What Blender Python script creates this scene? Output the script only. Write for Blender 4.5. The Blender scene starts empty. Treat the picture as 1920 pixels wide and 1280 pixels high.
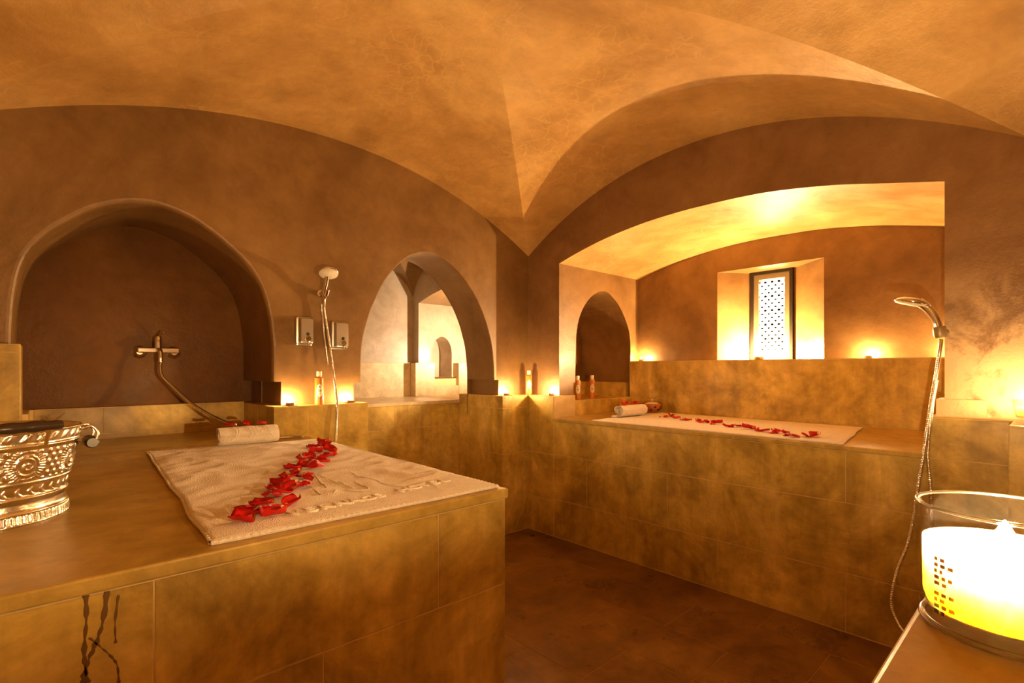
import bpy, bmesh, math, random
from mathutils import Vector, Matrix, noise
from mathutils.geometry import tessellate_polygon

random.seed(7)
scene = bpy.context.scene
COL = scene.collection

# ------------------------------------------------------------------ camera, world, exposure
H, FPX, HY, CX = 1.13, 955.0, 691.0, 960.0          # eye height (m), focal length, horizon row and centre column of a 1920x1280 picture
YAW = math.atan(878 / 955.0)
SY, CY = math.sin(YAW), math.cos(YAW)
cam_data = bpy.data.cameras.new('camera')
cam_data.sensor_width = 36.0
cam_data.lens = 36.0 * FPX / 1920.0
cam_data.shift_y = (HY - 640.0) / 1920.0
cam_data.clip_start = 0.02
cam = bpy.data.objects.new('camera', cam_data)
COL.objects.link(cam)
cam.location = (0, 0, H)
cam.rotation_euler = (math.pi / 2, 0, -YAW)
scene.camera = cam

world = bpy.data.worlds.new('world')
scene.world = world
world.use_nodes = True
world.node_tree.nodes['Background'].inputs[0].default_value = (1.0, 0.6, 0.3, 1)
world.node_tree.nodes['Background'].inputs[1].default_value = 0.0
vs = scene.view_settings
vs.view_transform = 'Standard'
vs.look = 'None'
vs.gamma = 1.0
vs.use_curve_mapping = False
vs.exposure = 0.85
cy = scene.cycles
cy.max_bounces = 8
cy.diffuse_bounces = 5
cy.glossy_bounces = 3
cy.transmission_bounces = 4
cy.transparent_max_bounces = 12
cy.caustics_reflective = False
cy.caustics_refractive = False
cy.sample_clamp_indirect = 6.0
cy.use_adaptive_sampling = True
cy.adaptive_threshold = 0.03

FLAME_COL = (1.0, 0.62, 0.27)
P_TEA, P_WINDOW, P_NEXT, P_JAR, P_TUMBLER = 3.6, 66.0, 28.0, 48.0, 3.5    # radiant power of each flame
# light falling in through the small lit window
wl_data = bpy.data.lights.new('window_light', 'AREA')
wl_data.shape = 'RECTANGLE'
wl_data.size, wl_data.size_y = 0.175, 0.46
wl_data.energy = 8.0
wl_data.color = (1.0, 0.62, 0.27)
wl_data.spread = math.radians(125)
window_light = bpy.data.objects.new('window_light', wl_data)
COL.objects.link(window_light)
window_light.location = (3.735, 1.373, 1.50)
window_light.rotation_euler = (math.pi / 2, 0, math.pi / 2)


def ray(px, py):
    u = (px - CX) / FPX
    return (SY + u * CY, CY - u * SY, (HY - py) / FPX)


def on_x(px, py, x):
    d = ray(px, py); t = x / d[0]
    return Vector((x, d[1] * t, H + d[2] * t))


def on_y(px, py, y):
    d = ray(px, py); t = y / d[1]
    return Vector((d[0] * t, y, H + d[2] * t))


def on_z(px, py, z):
    d = ray(px, py); t = (z - H) / d[2]
    return Vector((d[0] * t, d[1] * t, z))


# ------------------------------------------------------------------ materials
def new_mat(name):
    m = bpy.data.materials.new(name)
    m.use_nodes = True
    nt = m.node_tree
    b = nt.nodes['Principled BSDF']
    return m, nt, b


class N:
    def __init__(self, nt):
        self.nt = nt
        self.pos = nt.nodes.new('ShaderNodeNewGeometry').outputs['Position']

    def node(self, t, **kw):
        n = self.nt.nodes.new(t)
        for k, v in kw.items():
            setattr(n, k, v)
        return n

    def link(self, a, b):
        self.nt.links.new(a, b)

    def mapping(self, scale, loc=(0, 0, 0)):
        m = self.node('ShaderNodeMapping')
        self.link(self.pos, m.inputs['Vector'])
        m.inputs['Scale'].default_value = scale
        m.inputs['Location'].default_value = loc
        return m.outputs[0]

    def noise(self, scale, detail=6, rough=0.6, vec=None, dist=0.0):
        n = self.node('ShaderNodeTexNoise')
        self.link(vec if vec is not None else self.pos, n.inputs['Vector'])
        n.inputs['Scale'].default_value = scale
        n.inputs['Detail'].default_value = detail
        n.inputs['Roughness'].default_value = rough
        n.inputs['Distortion'].default_value = dist
        return n.outputs['Fac']

    def ramp(self, fac, stops):
        r = self.node('ShaderNodeValToRGB')
        self.link(fac, r.inputs[0])
        els = r.color_ramp.elements
        while len(els) < len(stops):
            els.new(0.5)
        for e, (p, c) in zip(els, stops):
            e.position = p
            e.color = (c[0], c[1], c[2], 1) if isinstance(c, (tuple, list)) else (c, c, c, 1)
        return r.outputs[0]

    def mix(self, fac, a, b, mode='MIX'):
        m = self.node('ShaderNodeMix', data_type='RGBA', blend_type=mode)
        if isinstance(fac, (int, float)):
            m.inputs[0].default_value = fac
        else:
            self.link(fac, m.inputs[0])
        for v, s in ((a, m.inputs[6]), (b, m.inputs[7])):
            if isinstance(v, (tuple, list)):
                s.default_value = (v[0], v[1], v[2], 1)
            else:
                self.link(v, s)
        return m.outputs[2]

    def math(self, op, a, b=0.0, clamp=False):
        m = self.node('ShaderNodeMath', operation=op, use_clamp=clamp)
        for v, s in ((a, m.inputs[0]), (b, m.inputs[1])):
            if isinstance(v, (int, float)):
                s.default_value = v
            else:
                self.link(v, s)
        return m.outputs[0]

    def bump(self, h, strength, dist, bsdf):
        b = self.node('ShaderNodeBump')
        b.inputs['Strength'].default_value = strength
        b.inputs['Distance'].default_value = dist
        self.link(h, b.inputs['Height'])
        self.link(b.outputs[0], bsdf.inputs['Normal'])


def plaster(name, dark, mid, light, rough=(0.3, 0.5), spec=0.4, crackle=0.0, stains=0.0, scale=1.0):
    m, nt, b = new_mat(name)
    n = N(nt)
    a = n.noise(1.5 * scale, 6, 0.62, dist=0.6)
    c = n.ramp(a, [(0.3, dark), (0.5, mid), (0.7, light)])
    f = n.noise(7 * scale, 5, 0.7, dist=0.3)
    g = n.ramp(f, [(0.3, (0.74, 0.72, 0.7)), (0.7, (1.13, 1.13, 1.13))])
    c = n.mix(0.8, c, g, 'MULTIPLY')
    if crackle:
        v = n.node('ShaderNodeTexVoronoi', feature='DISTANCE_TO_EDGE')
        n.link(n.mapping((1, 1, 1)), v.inputs['Vector'])
        wob = n.node('ShaderNodeTexNoise'); wob.inputs['Scale'].default_value = 9
        n.link(n.pos, wob.inputs['Vector'])
        vec = n.mix(0.12, n.pos, wob.outputs['Color'], 'ADD')
        n.link(vec, v.inputs['Vector'])
        v.inputs['Scale'].default_value = 12
        line = n.ramp(v.outputs['Distance'], [(0.0, 1.0), (0.05, 0.0)])
        area = n.ramp(n.noise(2.3, 3, 0.5), [(0.48, 0.0), (0.62, 1.0)])
        k = n.math('MULTIPLY', n.math('MULTIPLY', line, area), crackle)
        c = n.mix(k, c, light)
    if stains:
        sep = n.node('ShaderNodeSeparateXYZ'); n.link(n.pos, sep.inputs[0])
        h_ = n.math('SUBTRACT', 1.0, n.math('DIVIDE', n.math('SUBTRACT', sep.outputs[2], 0.95), 0.62), True)
        y_ = n.math('SUBTRACT', 1.0, n.math('DIVIDE', n.math('SUBTRACT', sep.outputs[1], 0.33), 0.12), True)
        k = n.math('MULTIPLY', n.math('MULTIPLY', h_, y_), stains)
        blot = n.ramp(n.math('ADD', n.noise(5.5, 9, 0.68, dist=0.5), n.math('MULTIPLY', h_, 0.16)), [(0.47, 0.0), (0.60, 1.0)])
        c = n.mix(n.math('MULTIPLY', blot, n.math('MULTIPLY', k, 1.6, True), True), c, (0.66, 0.46, 0.25))
    n.link(c, b.inputs['Base Color'])
    r = n.ramp(n.noise(3.5, 5, 0.6), [(0.3, rough[0]), (0.7, rough[1])])
    n.link(r, b.inputs['Roughness'])
    b.inputs['Specular IOR Level'].default_value = spec
    n.bump(n.math('ADD', n.noise(16, 4, 0.7), n.math('MULTIPLY', n.noise(3, 3, 0.5), 2.0)), 0.25, 0.012, b)
    return m


def stone(name, dark, mid, light, rough=(0.28, 0.5), streak=0.7):
    m, nt, b = new_mat(name)
    n = N(nt)
    a = n.noise(2.6, 6, 0.65, dist=0.8)
    c = n.ramp(a, [(0.34, dark), (0.5, mid), (0.68, light)])
    s = n.noise(5, 6, 0.6, vec=n.mapping((2.2, 2.2, 0.25)))
    c = n.mix(streak, c, n.ramp(s, [(0.3, (0.62, 0.6, 0.55)), (0.65, (1.12, 1.1, 1.05))]), 'MULTIPLY')
    f = n.noise(14, 5, 0.7, dist=0.4)
    c = n.mix(0.85, c, n.ramp(f, [(0.3, (0.72, 0.69, 0.64)), (0.7, (1.2, 1.2, 1.2))]), 'MULTIPLY')
    n.link(c, b.inputs['Base Color'])
    n.link(n.ramp(n.noise(4, 5, 0.6), [(0.3, rough[0]), (0.7, rough[1])]), b.inputs['Roughness'])
    b.inputs['Specular IOR Level'].default_value = 0.45
    n.bump(n.noise(22, 4, 0.7), 0.12, 0.006, b)
    return m


def simple(name, col, rough=0.5, metal=0.0, bump=0.0, bscale=60.0, var=0.0, spec=0.5):
    m, nt, b = new_mat(name)
    n = N(nt)
    if var:
        c = n.mix(n.ramp(n.noise(bscale * 0.3, 5, 0.6), [(0.3, 0.0), (0.7, 1.0)]), tuple(x * (1 - var) for x in col), col)
        n.link(c, b.inputs['Base Color'])
    else:
        b.inputs['Base Color'].default_value = (*col, 1)
    b.inputs['Roughness'].default_value = rough
    b.inputs['Metallic'].default_value = metal
    b.inputs['Specular IOR Level'].default_value = spec
    if bump:
        n.bump(n.noise(bscale, 4, 0.6), bump, 0.004, b)
    return m


def emitter(name, col, strength):
    m, nt, b = new_mat(name)
    nt.nodes.remove(b)
    e = nt.nodes.new('ShaderNodeEmission')
    e.inputs[0].default_value = (*col, 1)
    e.inputs[1].default_value = strength
    nt.links.new(e.outputs[0], nt.nodes['Material Output'].inputs[0])
    return m


def thin_glass(name, tint=(0.97, 0.96, 0.93), refl=1.0, rough=0.03):
    m, nt, b = new_mat(name)
    nt.nodes.remove(b)
    t = nt.nodes.new('ShaderNodeBsdfTransparent'); t.inputs[0].default_value = (*tint, 1)
    g = nt.nodes.new('ShaderNodeBsdfGlossy'); g.inputs['Roughness'].default_value = rough
    fr = nt.nodes.new('ShaderNodeLayerWeight'); fr.inputs[0].default_value = 0.5
    pw = nt.nodes.new('ShaderNodeMath'); pw.operation = 'POWER'; pw.inputs[1].default_value = 4.0
    nt.links.new(fr.outputs['Facing'], pw.inputs[0])
    mu = nt.nodes.new('ShaderNodeMath'); mu.operation = 'MULTIPLY_ADD'; mu.inputs[1].default_value = 0.7 * refl; mu.inputs[2].default_value = 0.035 * refl
    nt.links.new(pw.outputs[0], mu.inputs[0])
    mx = nt.nodes.new('ShaderNodeMixShader')
    nt.links.new(mu.outputs[0], mx.inputs[0])
    nt.links.new(t.outputs[0], mx.inputs[1]); nt.links.new(g.outputs[0], mx.inputs[2])
    nt.links.new(mx.outputs[0], nt.nodes['Material Output'].inputs[0])
    return m


def wax(name, col, radius=0.03):
    m, nt, b = new_mat(name)
    b.inputs['Base Color'].default_value = (*col, 1)
    b.inputs['Subsurface Weight'].default_value = 1.0
    b.inputs['Subsurface Radius'].default_value = (1.0, 0.80, 0.62)
    b.inputs['Subsurface Scale'].default_value = radius
    b.inputs['Roughness'].default_value = 0.5
    return m


def terry(name, col):
    m, nt, b = new_mat(name)
    n = N(nt)
    c = n.mix(n.ramp(n.noise(40, 4, 0.6), [(0.3, 0.0), (0.7, 1.0)]), tuple(x * 0.85 for x in col), col)
    n.link(c, b.inputs['Base Color'])
    b.inputs['Roughness'].default_value = 0.95
    b.inputs['Specular IOR Level'].default_value = 0.1
    b.inputs['Sheen Weight'].default_value = 0.25
    v = n.node('ShaderNodeTexVoronoi'); v.inputs['Scale'].default_value = 330
    n.link(n.pos, v.inputs['Vector'])
    n.bump(n.math('ADD', v.outputs['Distance'], n.noise(150, 3, 0.6)), 0.55, 0.003, b)
    return m


def petal_mat(name, c1, c2):
    m, nt, b = new_mat(name)
    n = N(nt)
    c = n.mix(n.ramp(n.noise(38, 4, 0.6), [(0.35, 0.0), (0.65, 1.0)]), c1, c2)
    n.link(c, b.inputs['Base Color'])
    b.inputs['Roughness'].default_value = 0.5
    b.inputs['Specular IOR Level'].default_value = 0.3
    b.inputs['Transmission Weight'].default_value = 0.0
    return m


PL_D, PL_M, PL_L = (0.168, 0.088, 0.028), (0.240, 0.133, 0.045), (0.322, 0.190, 0.072)
M = {}
M['plaster'] = plaster('tadelakt_plaster', PL_D, PL_M, PL_L)
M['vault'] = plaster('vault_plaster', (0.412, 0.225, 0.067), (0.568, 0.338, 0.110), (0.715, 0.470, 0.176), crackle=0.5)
M['stained'] = plaster('stained_plaster', (0.198, 0.099, 0.036), (0.264, 0.142, 0.056), (0.323, 0.185, 0.079), stains=1.0, scale=1.0)
M['dark_plaster'] = plaster('dark_niche_plaster', (0.125, 0.05, 0.01), (0.175, 0.075, 0.015), (0.235, 0.108, 0.024), spec=0.15)  # darker, redder plaster tone used on both niche backs
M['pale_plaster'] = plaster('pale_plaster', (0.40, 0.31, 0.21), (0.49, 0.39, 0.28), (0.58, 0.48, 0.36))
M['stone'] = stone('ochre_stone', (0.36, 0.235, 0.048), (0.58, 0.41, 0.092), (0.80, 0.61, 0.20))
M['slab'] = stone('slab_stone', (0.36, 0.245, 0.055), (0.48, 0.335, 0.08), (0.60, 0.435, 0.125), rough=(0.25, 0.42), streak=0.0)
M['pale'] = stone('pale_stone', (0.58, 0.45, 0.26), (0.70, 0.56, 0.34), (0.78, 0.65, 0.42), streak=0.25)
M['floor'] = stone('floor_stone', (0.14, 0.066, 0.018), (0.21, 0.108, 0.029), (0.30, 0.168, 0.05), rough=(0.22, 0.45), streak=0.1)
M['grout'] = simple('grout', (0.74, 0.56, 0.28), 0.9, var=0.2)
M['floor_grout'] = simple('floor_grout', (0.46, 0.27, 0.1), 0.9, var=0.2)
M['towel'] = terry('white_terry', (0.86, 0.80, 0.72))
M['petal'] = petal_mat('rose_petal_red', (0.36, 0.003, 0.004), (0.64, 0.012, 0.008))
M['petal_pale'] = simple('petal_base_pale', (0.8, 0.45, 0.2), 0.6)
M['chrome'] = simple('chrome', (0.82, 0.80, 0.76), 0.12, 1.0)
M['steel'] = simple('brushed_steel', (0.66, 0.63, 0.58), 0.3, 1.0, bump=0.03, bscale=200)
M['silver'] = simple('hammered_silver', (0.86, 0.80, 0.66), 0.2, 1.0, bump=0.12, bscale=120)
M['dark_metal'] = simple('dark_bronze', (0.055, 0.043, 0.03), 0.4, 0.7, bump=0.05)
M['bronze'] = simple('aged_bronze', (0.30, 0.22, 0.11), 0.45, 0.5, bump=0.05)
M['dark_wood'] = simple('dark_wood', (0.035, 0.018, 0.01), 0.3, var=0.4)
M['spray'] = simple('shower_spray_plate', (0.75, 0.70, 0.58), 0.45, bump=0.2, bscale=400)
M['amber'] = simple('amber_liquid', (0.62, 0.22, 0.035), 0.25, var=0.1)
M['cream'] = simple('cream_plastic', (0.82, 0.74, 0.58), 0.35)
M['label'] = simple('paper_label', (0.85, 0.78, 0.62), 0.6)
M['ink'] = simple('ink', (0.12, 0.05, 0.03), 0.6)
M['alu'] = simple('aluminium_cup', (0.85, 0.84, 0.82), 0.25, 1.0)
M['teawax'] = simple('tealight_wax', (0.9, 0.82, 0.65), 0.5)
M['wax'] = wax('candle_wax', (0.97, 0.80, 0.60), 0.045)
M['wick'] = simple('wick', (0.02, 0.015, 0.01), 0.9)
M['glass'] = thin_glass('clear_glass')
M['rim_glass'] = thin_glass('thick_glass_edge', (0.8, 0.75, 0.65), 3.0, 0.15)
M['film'] = thin_glass('cellophane', (0.98, 0.97, 0.95), 1.4, 0.12)
M['bowl'] = simple('orange_glaze', (0.62, 0.17, 0.03), 0.12, var=0.45)
M['rubber'] = simple('black_rubber', (0.02, 0.018, 0.015), 0.5)
M['lime'] = simple('lime_peel', (0.45, 0.40, 0.03), 0.5, bump=0.1)
M['pane'] = emitter('lit_window_pane', (1.0, 0.86, 0.62), 5.0)
M['stain'] = simple('dark_water_stain', (0.16, 0.09, 0.03), 0.35)


# ------------------------------------------------------------------ mesh helpers
def world_loc(o):
    v = Vector((0, 0, 0))
    while o is not None:
        v += o.location
        o = o.parent
    return v


class MB:
    def __init__(self):
        self.v, self.f = [], []

    def add(self, verts, faces):
        k = len(self.v)
        self.v += [Vector(p) for p in verts]
        self.f += [tuple(i + k for i in f) for f in faces]
        return self

    def box(self, x0, x1, y0, y1, z0, z1):
        return self.add([(x0, y0, z0), (x1, y0, z0), (x1, y1, z0), (x0, y1, z0), (x0, y0, z1), (x1, y0, z1), (x1, y1, z1), (x0, y1, z1)],
                        [(0, 3, 2, 1), (4, 5, 6, 7), (0, 1, 5, 4), (1, 2, 6, 5), (2, 3, 7, 6), (3, 0, 4, 7)])

    def poly(self, pts):
        """flat polygon (3-D points, one plane), triangulated"""
        tris = tessellate_polygon([[Vector(p) for p in pts]])
        return self.add(pts, tris)

    def strip(self, rings, closed=False, wrap=False):
        """rings: list of equally long point lists, joined one to the next"""
        n = len(rings[0])
        verts = [p for r in rings for p in r]
        faces = []
        for i in range(len(rings) - (0 if wrap else 1)):
            j = (i + 1) % len(rings)
            for k in range(n if closed else n - 1):
                l = (k + 1) % n
                faces.append((i * n + k, i * n + l, j * n + l, j * n + k))
        return self.add(verts, faces)

    def lathe(self, profile, seg=24, centre=(0, 0, 0), cap=True, axis=None):
        cx, cy, cz = centre
        rings = []
        for r, z in profile:
            rings.append([(cx + r * math.cos(2 * math.pi * k / seg), cy + r * math.sin(2 * math.pi * k / seg), cz + z) for k in range(seg)])
        if axis is not None:
            q = Vector((0, 0, 1)).rotation_difference(Vector(axis).normalized()).to_matrix()
            c = Vector(centre)
            rings = [[c + q @ (Vector(p) - c) for p in r] for r in rings]
        self.strip(rings, closed=True)
        if cap:
            b = len(self.v) - seg * len(rings)
            self.f.append(tuple(range(b + seg - 1, b - 1, -1)))
            t = len(self.v) - seg
            self.f.append(tuple(range(t, t + seg)))
        return self

    def tube(self, path, r, seg=8, cap=True, flat=None):
        path = [Vector(p) for p in path]
        rings, up = [], None
        for i, p in enumerate(path):
            a = path[max(i - 1, 0)]; b = path[min(i + 1, len(path) - 1)]
            t = (b - a).normalized()
            if up is None:
                up = t.orthogonal().normalized()
            up = (up - t * up.dot(t)).normalized()
            s = t.cross(up)
            rr = r(i) if callable(r) else r
            rings.append([p + (up * math.cos(2 * math.pi * k / seg) + s * math.sin(2 * math.pi * k / seg)) * rr for k in range(seg)])
        self.strip(rings, closed=True)
        if cap:
            n = len(self.v); m = seg * len(rings)
            self.f.append(tuple(range(n - m + seg - 1, n - m - 1, -1)))
            self.f.append(tuple(range(n - seg, n)))
        return self

    def build(self, name, mat, parent=None, smooth=False, local=False, fix=True, crease=None):
        off = world_loc(parent) if (parent is not None and not local) else Vector((0, 0, 0))
        me = bpy.data.meshes.new(name)
        me.from_pydata([p - off for p in self.v], [], self.f)
        if fix:
            bm = bmesh.new(); bm.from_mesh(me)
            bmesh.ops.remove_doubles(bm, verts=bm.verts, dist=1e-6)
            bmesh.ops.recalc_face_normals(bm, faces=bm.faces)
            bm.to_mesh(me); bm.free()
        if smooth:
            me.polygons.foreach_set('use_smooth', [True] * len(me.polygons))
            if crease:
                me.set_sharp_from_angle(angle=crease)
        me.materials.append(M[mat] if isinstance(mat, str) else mat)
        o = bpy.data.objects.new(name, me)
        COL.objects.link(o)
        o.parent = parent
        return o


def tag(o, label=None, cat=None, group=None, kind=None):
    if label: o['label'] = label
    if cat: o['category'] = cat
    if group: o['group'] = group
    if kind: o['kind'] = kind
    return o


def thing(name, loc, label, cat, group=None):
    o = bpy.data.objects.new(name, None)
    o.empty_display_size = 0.05
    COL.objects.link(o)
    o.location = loc
    return tag(o, label, cat, group)


def struct(name, mb, mat, label, smooth=False, crease=None, fix=True):
    o = mb.build(name, mat, None, smooth, crease=crease, fix=fix)
    return tag(o, label, kind='structure')


def copy_tree(o, parent=None):
    c = o.copy()
    COL.objects.link(c)
    c.parent = parent
    for ch in list(o.children):
        copy_tree(ch, c)
    return c


def smooth_path(pts, n=12):
    """Catmull-Rom through the points"""
    P = [Vector(p) for p in pts]
    out = []
    for i in range(len(P) - 1):
        p0 = P[max(i - 1, 0)]; p1 = P[i]; p2 = P[i + 1]; p3 = P[min(i + 2, len(P) - 1)]
        for k in range(n):
            t = k / n
            out.append(0.5 * ((2 * p1) + (p2 - p0) * t + (2 * p0 - 5 * p1 + 4 * p2 - p3) * t * t + (3 * p1 - p0 - 3 * p2 + p3) * t ** 3))
    out.append(P[-1])
    return out


TILE_CACHE = {}


def tile(parent, O, U, V, Nn, u0, u1, v0, v1, mat, th=0.0016, gap=0.0032, name='tile'):
    """one chamfered tile standing on a face: O origin, U/V in the face, Nn its outward normal"""
    O, U, V, Nn = Vector(O), Vector(U), Vector(V), Vector(Nn)
    w, h = (u1 - u0) - gap, (v1 - v0) - gap
    if w <= 0.004 or h <= 0.004:
        return
    key = (round(w, 4), round(h, 4), tuple(U), tuple(V), tuple(Nn), mat, th)
    me = TILE_CACHE.get(key)
    if me is None:
        c = 0.0009
        verts = []
        for (dw, d) in ((0, 0), (0, th - c), (c, th)):
            a, b = w / 2 - dw, h / 2 - dw
            for (x, y) in ((-a, -b), (a, -b), (a, b), (-a, b)):
                verts.append(U * x + V * y + Nn * d)
        faces = [(8, 9, 10, 11)]
        for l in (0, 4):
            for k in range(4):
                faces.append((l + k, l + (k + 1) % 4, l + 4 + (k + 1) % 4, l + 4 + k))
        if U.cross(V).dot(Nn) < 0:
            faces = [tuple(reversed(f)) for f in faces]
        me = bpy.data.meshes.new(name)
        me.from_pydata(verts, [], faces)
        me.materials.append(M[mat])
        TILE_CACHE[key] = me
    o = bpy.data.objects.new(name, me)
    COL.objects.link(o)
    o.parent = parent
    jitter = random.uniform(-0.0004, 0.0003)
    o.location = O + U * ((u0 + u1) / 2) + V * ((v0 + v1) / 2) + Nn * jitter - world_loc(parent)
    return o


def tile_rows(parent, O, U, V, Nn, ua, ub, rows, mat, **kw):
    """rows: [(v0, v1, [joints in u])]"""
    for v0, v1, joints in rows:
        us = [ua] + sorted(j for j in joints if ua + 0.01 < j < ub - 0.01) + [ub]
        for a, b in zip(us, us[1:]):
            tile(parent, O, U, V, Nn, a, b, v0, v1, mat, **kw)


# ------------------------------------------------------------------ the room
X0, Y0 = 2.527, 2.58           # front planes of the stone dado on the two far walls
XU, YU = 2.607, 2.66           # the plastered walls above it, set back by the ledge
LEDGE = 0.945
BENCH = 0.80
XW, YS = -0.375, -1.3          # the unseen west and near ends
ZT = 2.62

# floor
fl = struct('floor', MB().box(XW, 3.0, YS, 3.2, -0.12, -0.0016), 'floor_grout', 'dark reddish brown stone tiled floor between the platform and the bench')
xs = [0.88, 1.163, 1.446, 1.729, 2.012, 2.295, X0 + 0.02]
for i, (a, b) in enumerate(zip(xs, xs[1:])):
    ytop = 2.6 if (a > 2.2 or a < 1.3) else 3.08
    ph = 0.633 if i % 2 == 0 else 0.3505
    js = sorted({round(ph + 0.565 * k, 4) for k in range(-4, 6)})
    tile_rows(fl, (0, 0, -0.0016), (0, 1, 0), (1, 0, 0), (0, 0, 1), YS, ytop, [(a, b, js)], 'floor')

# wall on the far left side of the room: niche and passage are openings of its outline
NICHE = [(0.832, 1.065), (0.832, 1.15), (0.832, 1.23), (0.826, 1.31), (0.817, 1.385), (0.802, 1.46), (0.778, 1.533), (0.738, 1.602), (0.685, 1.663), (0.597, 1.736), (0.535, 1.778), (0.474, 1.810), (0.396, 1.832), (0.33, 1.838), (0.249, 1.823), (0.149, 1.777), (0.054, 1.698), (0.005, 1.645), (-0.034, 1.588), (-0.056, 1.535), (-0.069, 1.48), (-0.081, 1.39), (-0.086, 1.291), (-0.088, 1.2), (-0.088, 0.80)]
PASS = [(2.277, 1.053), (2.271, 1.17), (2.257, 1.28), (2.232, 1.37), (2.2, 1.458), (2.15, 1.555), (2.086, 1.645), (2.015, 1.72), (1.934, 1.783), (1.87, 1.818), (1.811, 1.838), (1.75, 1.845), (1.695, 1.836), (1.65, 1.82), (1.602, 1.796), (1.535, 1.74), (1.478, 1.675), (1.43, 1.604), (1.393, 1.528), (1.365, 1.468), (1.344, 1.403), (1.322, 1.33), (1.308, 1.252), (1.302, 1.15), (1.30, 1.053)]


def soften(pts, k=3):
    P = smooth_path([(p[0], p[1], 0) for p in pts], k)
    return [(p.x, p.y) for p in P]


NICHE_S = soften(NICHE[:-1]) + [NICHE[-1]]
PASS_S = soften(PASS)


def grown(pts, d):
    """the outline moved outwards by d (points run anticlockwise over the arch, right foot to left foot)"""
    out = []
    for i, p in enumerate(pts):
        a = pts[max(i - 1, 0)]; b = pts[min(i + 1, len(pts) - 1)]
        tx, tz = b[0] - a[0], b[1] - a[1]
        l = math.hypot(tx, tz) or 1
        out.append((p[0] + tz / l * d, p[1] - tx / l * d))
    return out


ARRIS = 0.018
ng, pg = grown(NICHE_S, ARRIS), grown(PASS_S, 0.006)
outline = [(XU + 0.05, LEDGE - 0.02), (2.318, LEDGE - 0.02), (2.318, 1.053)] + pg + [(1.258, 1.053), (1.258, LEDGE - 0.02), (0.875, LEDGE - 0.02), (0.875, 1.065)] + ng + [(XW - 0.05, 0.80), (XW - 0.05, ZT), (XU + 0.05, ZT)]
wl = MB().poly([(x, YU, z) for x, z in outline])


def reveal(mb, pts, grown_pts, d, y0, y1):
    rings = [[(x, y0, z) for x, z in grown_pts]]
    for k in (0.3, 0.6, 1.0):
        a = k * math.pi / 2
        f = 1 - math.sin(a)
        rings.append([(p[0] + (g[0] - p[0]) * f, y0 + d * (1 - math.cos(a)), p[1] + (g[1] - p[1]) * f) for p, g in zip(pts, grown_pts)])
    rings.append([(x, y1, z) for x, z in pts])
    mb.strip(rings)


reveal(wl, NICHE_S, ng, ARRIS, YU, 3.15)
reveal(wl, PASS_S, pg, 0.006, YU, 2.96)
# undercut feet of the arches above the ledge
for xa, xb, z in ((0.832, 0.875, 1.065),):
    wl.poly([(xa, YU, z), (xb, YU, z), (xb, 3.15, z), (xa, 3.15, z)])
    wl.poly([(xb, YU, LEDGE - 0.02), (xb, 3.15, LEDGE - 0.02), (xb, 3.15, z), (xb, YU, z)])
for xa, xb in ((1.30, 1.258), (2.277, 2.318)):
    wl.poly([(xa, YU, 1.053), (xb, YU, 1.053), (xb, 2.96, 1.053), (xa, 2.96, 1.053)])
    wl.poly([(xb, YU, LEDGE - 0.02), (xb, 2.96, LEDGE - 0.02), (xb, 2.96, 1.053), (xb, YU, 1.053)])
# back of the niche and back face of the passage wall
struct('wall_niche_back', MB().poly([(-0.13, 3.15, 0.7), (0.92, 3.15, 0.7), (0.92, 3.15, 1.9), (-0.13, 3.15, 1.9)]), 'dark_plaster', 'dark plaster at the back of the big niche', fix=False)
wl.poly([(x, 2.96, z) for x, z in [(2.40, LEDGE - 0.02), (2.318, LEDGE - 0.02), (2.318, 1.053)] + PASS_S + [(1.258, 1.053), (1.258, LEDGE - 0.02), (0.87, LEDGE - 0.02), (0.87, ZT), (2.40, ZT)]])
struct('wall_left', wl, 'plaster', 'ochre plaster wall with a dark arched niche and an arched passage', fix=False)

# wall around the alcove
ALC = [(2.357, 1.852), (2.201, 1.897), (2.0, 1.944), (1.8, 1.976), (1.636, 1.994), (1.45, 2.004), (1.28, 2.005), (1.1, 2.001), (0.937, 1.988), (0.712, 1.954), (0.515, 1.91), (0.323, 1.866)]
ALC_S = soften(ALC, 4)
wr = MB().poly([(XU, y, z) for y, z in [(YU + 0.05, LEDGE - 0.02), (2.357, LEDGE - 0.02)] + ALC_S + [(0.323, LEDGE - 0.02), (YS, LEDGE - 0.02), (YS, ZT), (YU + 0.05, ZT)]])
XB = 3.56
struct('wall_right', wr, 'stained', 'mottled brown plaster wall around the wide alcove opening', fix=False)
ac = MB().strip([[(x, y, z) for y, z in ALC_S] for x in (XU, 2.9, 3.25, XB)])
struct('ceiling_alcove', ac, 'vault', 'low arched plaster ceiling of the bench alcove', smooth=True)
# left side of the alcove with its own pointed niche
AN = [(3.453, 1.02), (3.453, 1.17), (3.453, 1.322), (3.431, 1.434), (3.373, 1.535), (3.291, 1.628), (3.192, 1.693), (3.14, 1.71), (3.093, 1.712), (2.997, 1.682), (2.904, 1.614), (2.832, 1.516), (2.791, 1.392), (2.78, 1.2), (2.776, 1.03)]
AN_S = soften(AN)
YA = 2.357
sa = MB().poly([(x, YA, z) for x, z in [(XB, 0.80), (3.49, 0.80), (3.49, 1.02)] + AN_S + [(2.755, 1.03), (2.755, 0.80), (XU, 0.80), (XU, 1.853), (XB, 1.853)]])
sa.strip([[(x, y, z) for x, z in AN_S] for y in (YA, 2.6, 2.86)])
sa.poly([(3.453, YA, 1.02), (3.49, YA, 1.02), (3.49, 2.86, 1.02), (3.453, 2.86, 1.02)])
sa.poly([(2.776, YA, 1.03), (2.755, YA, 1.03), (2.755, 2.86, 1.03), (2.776, 2.86, 1.03)])
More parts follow.
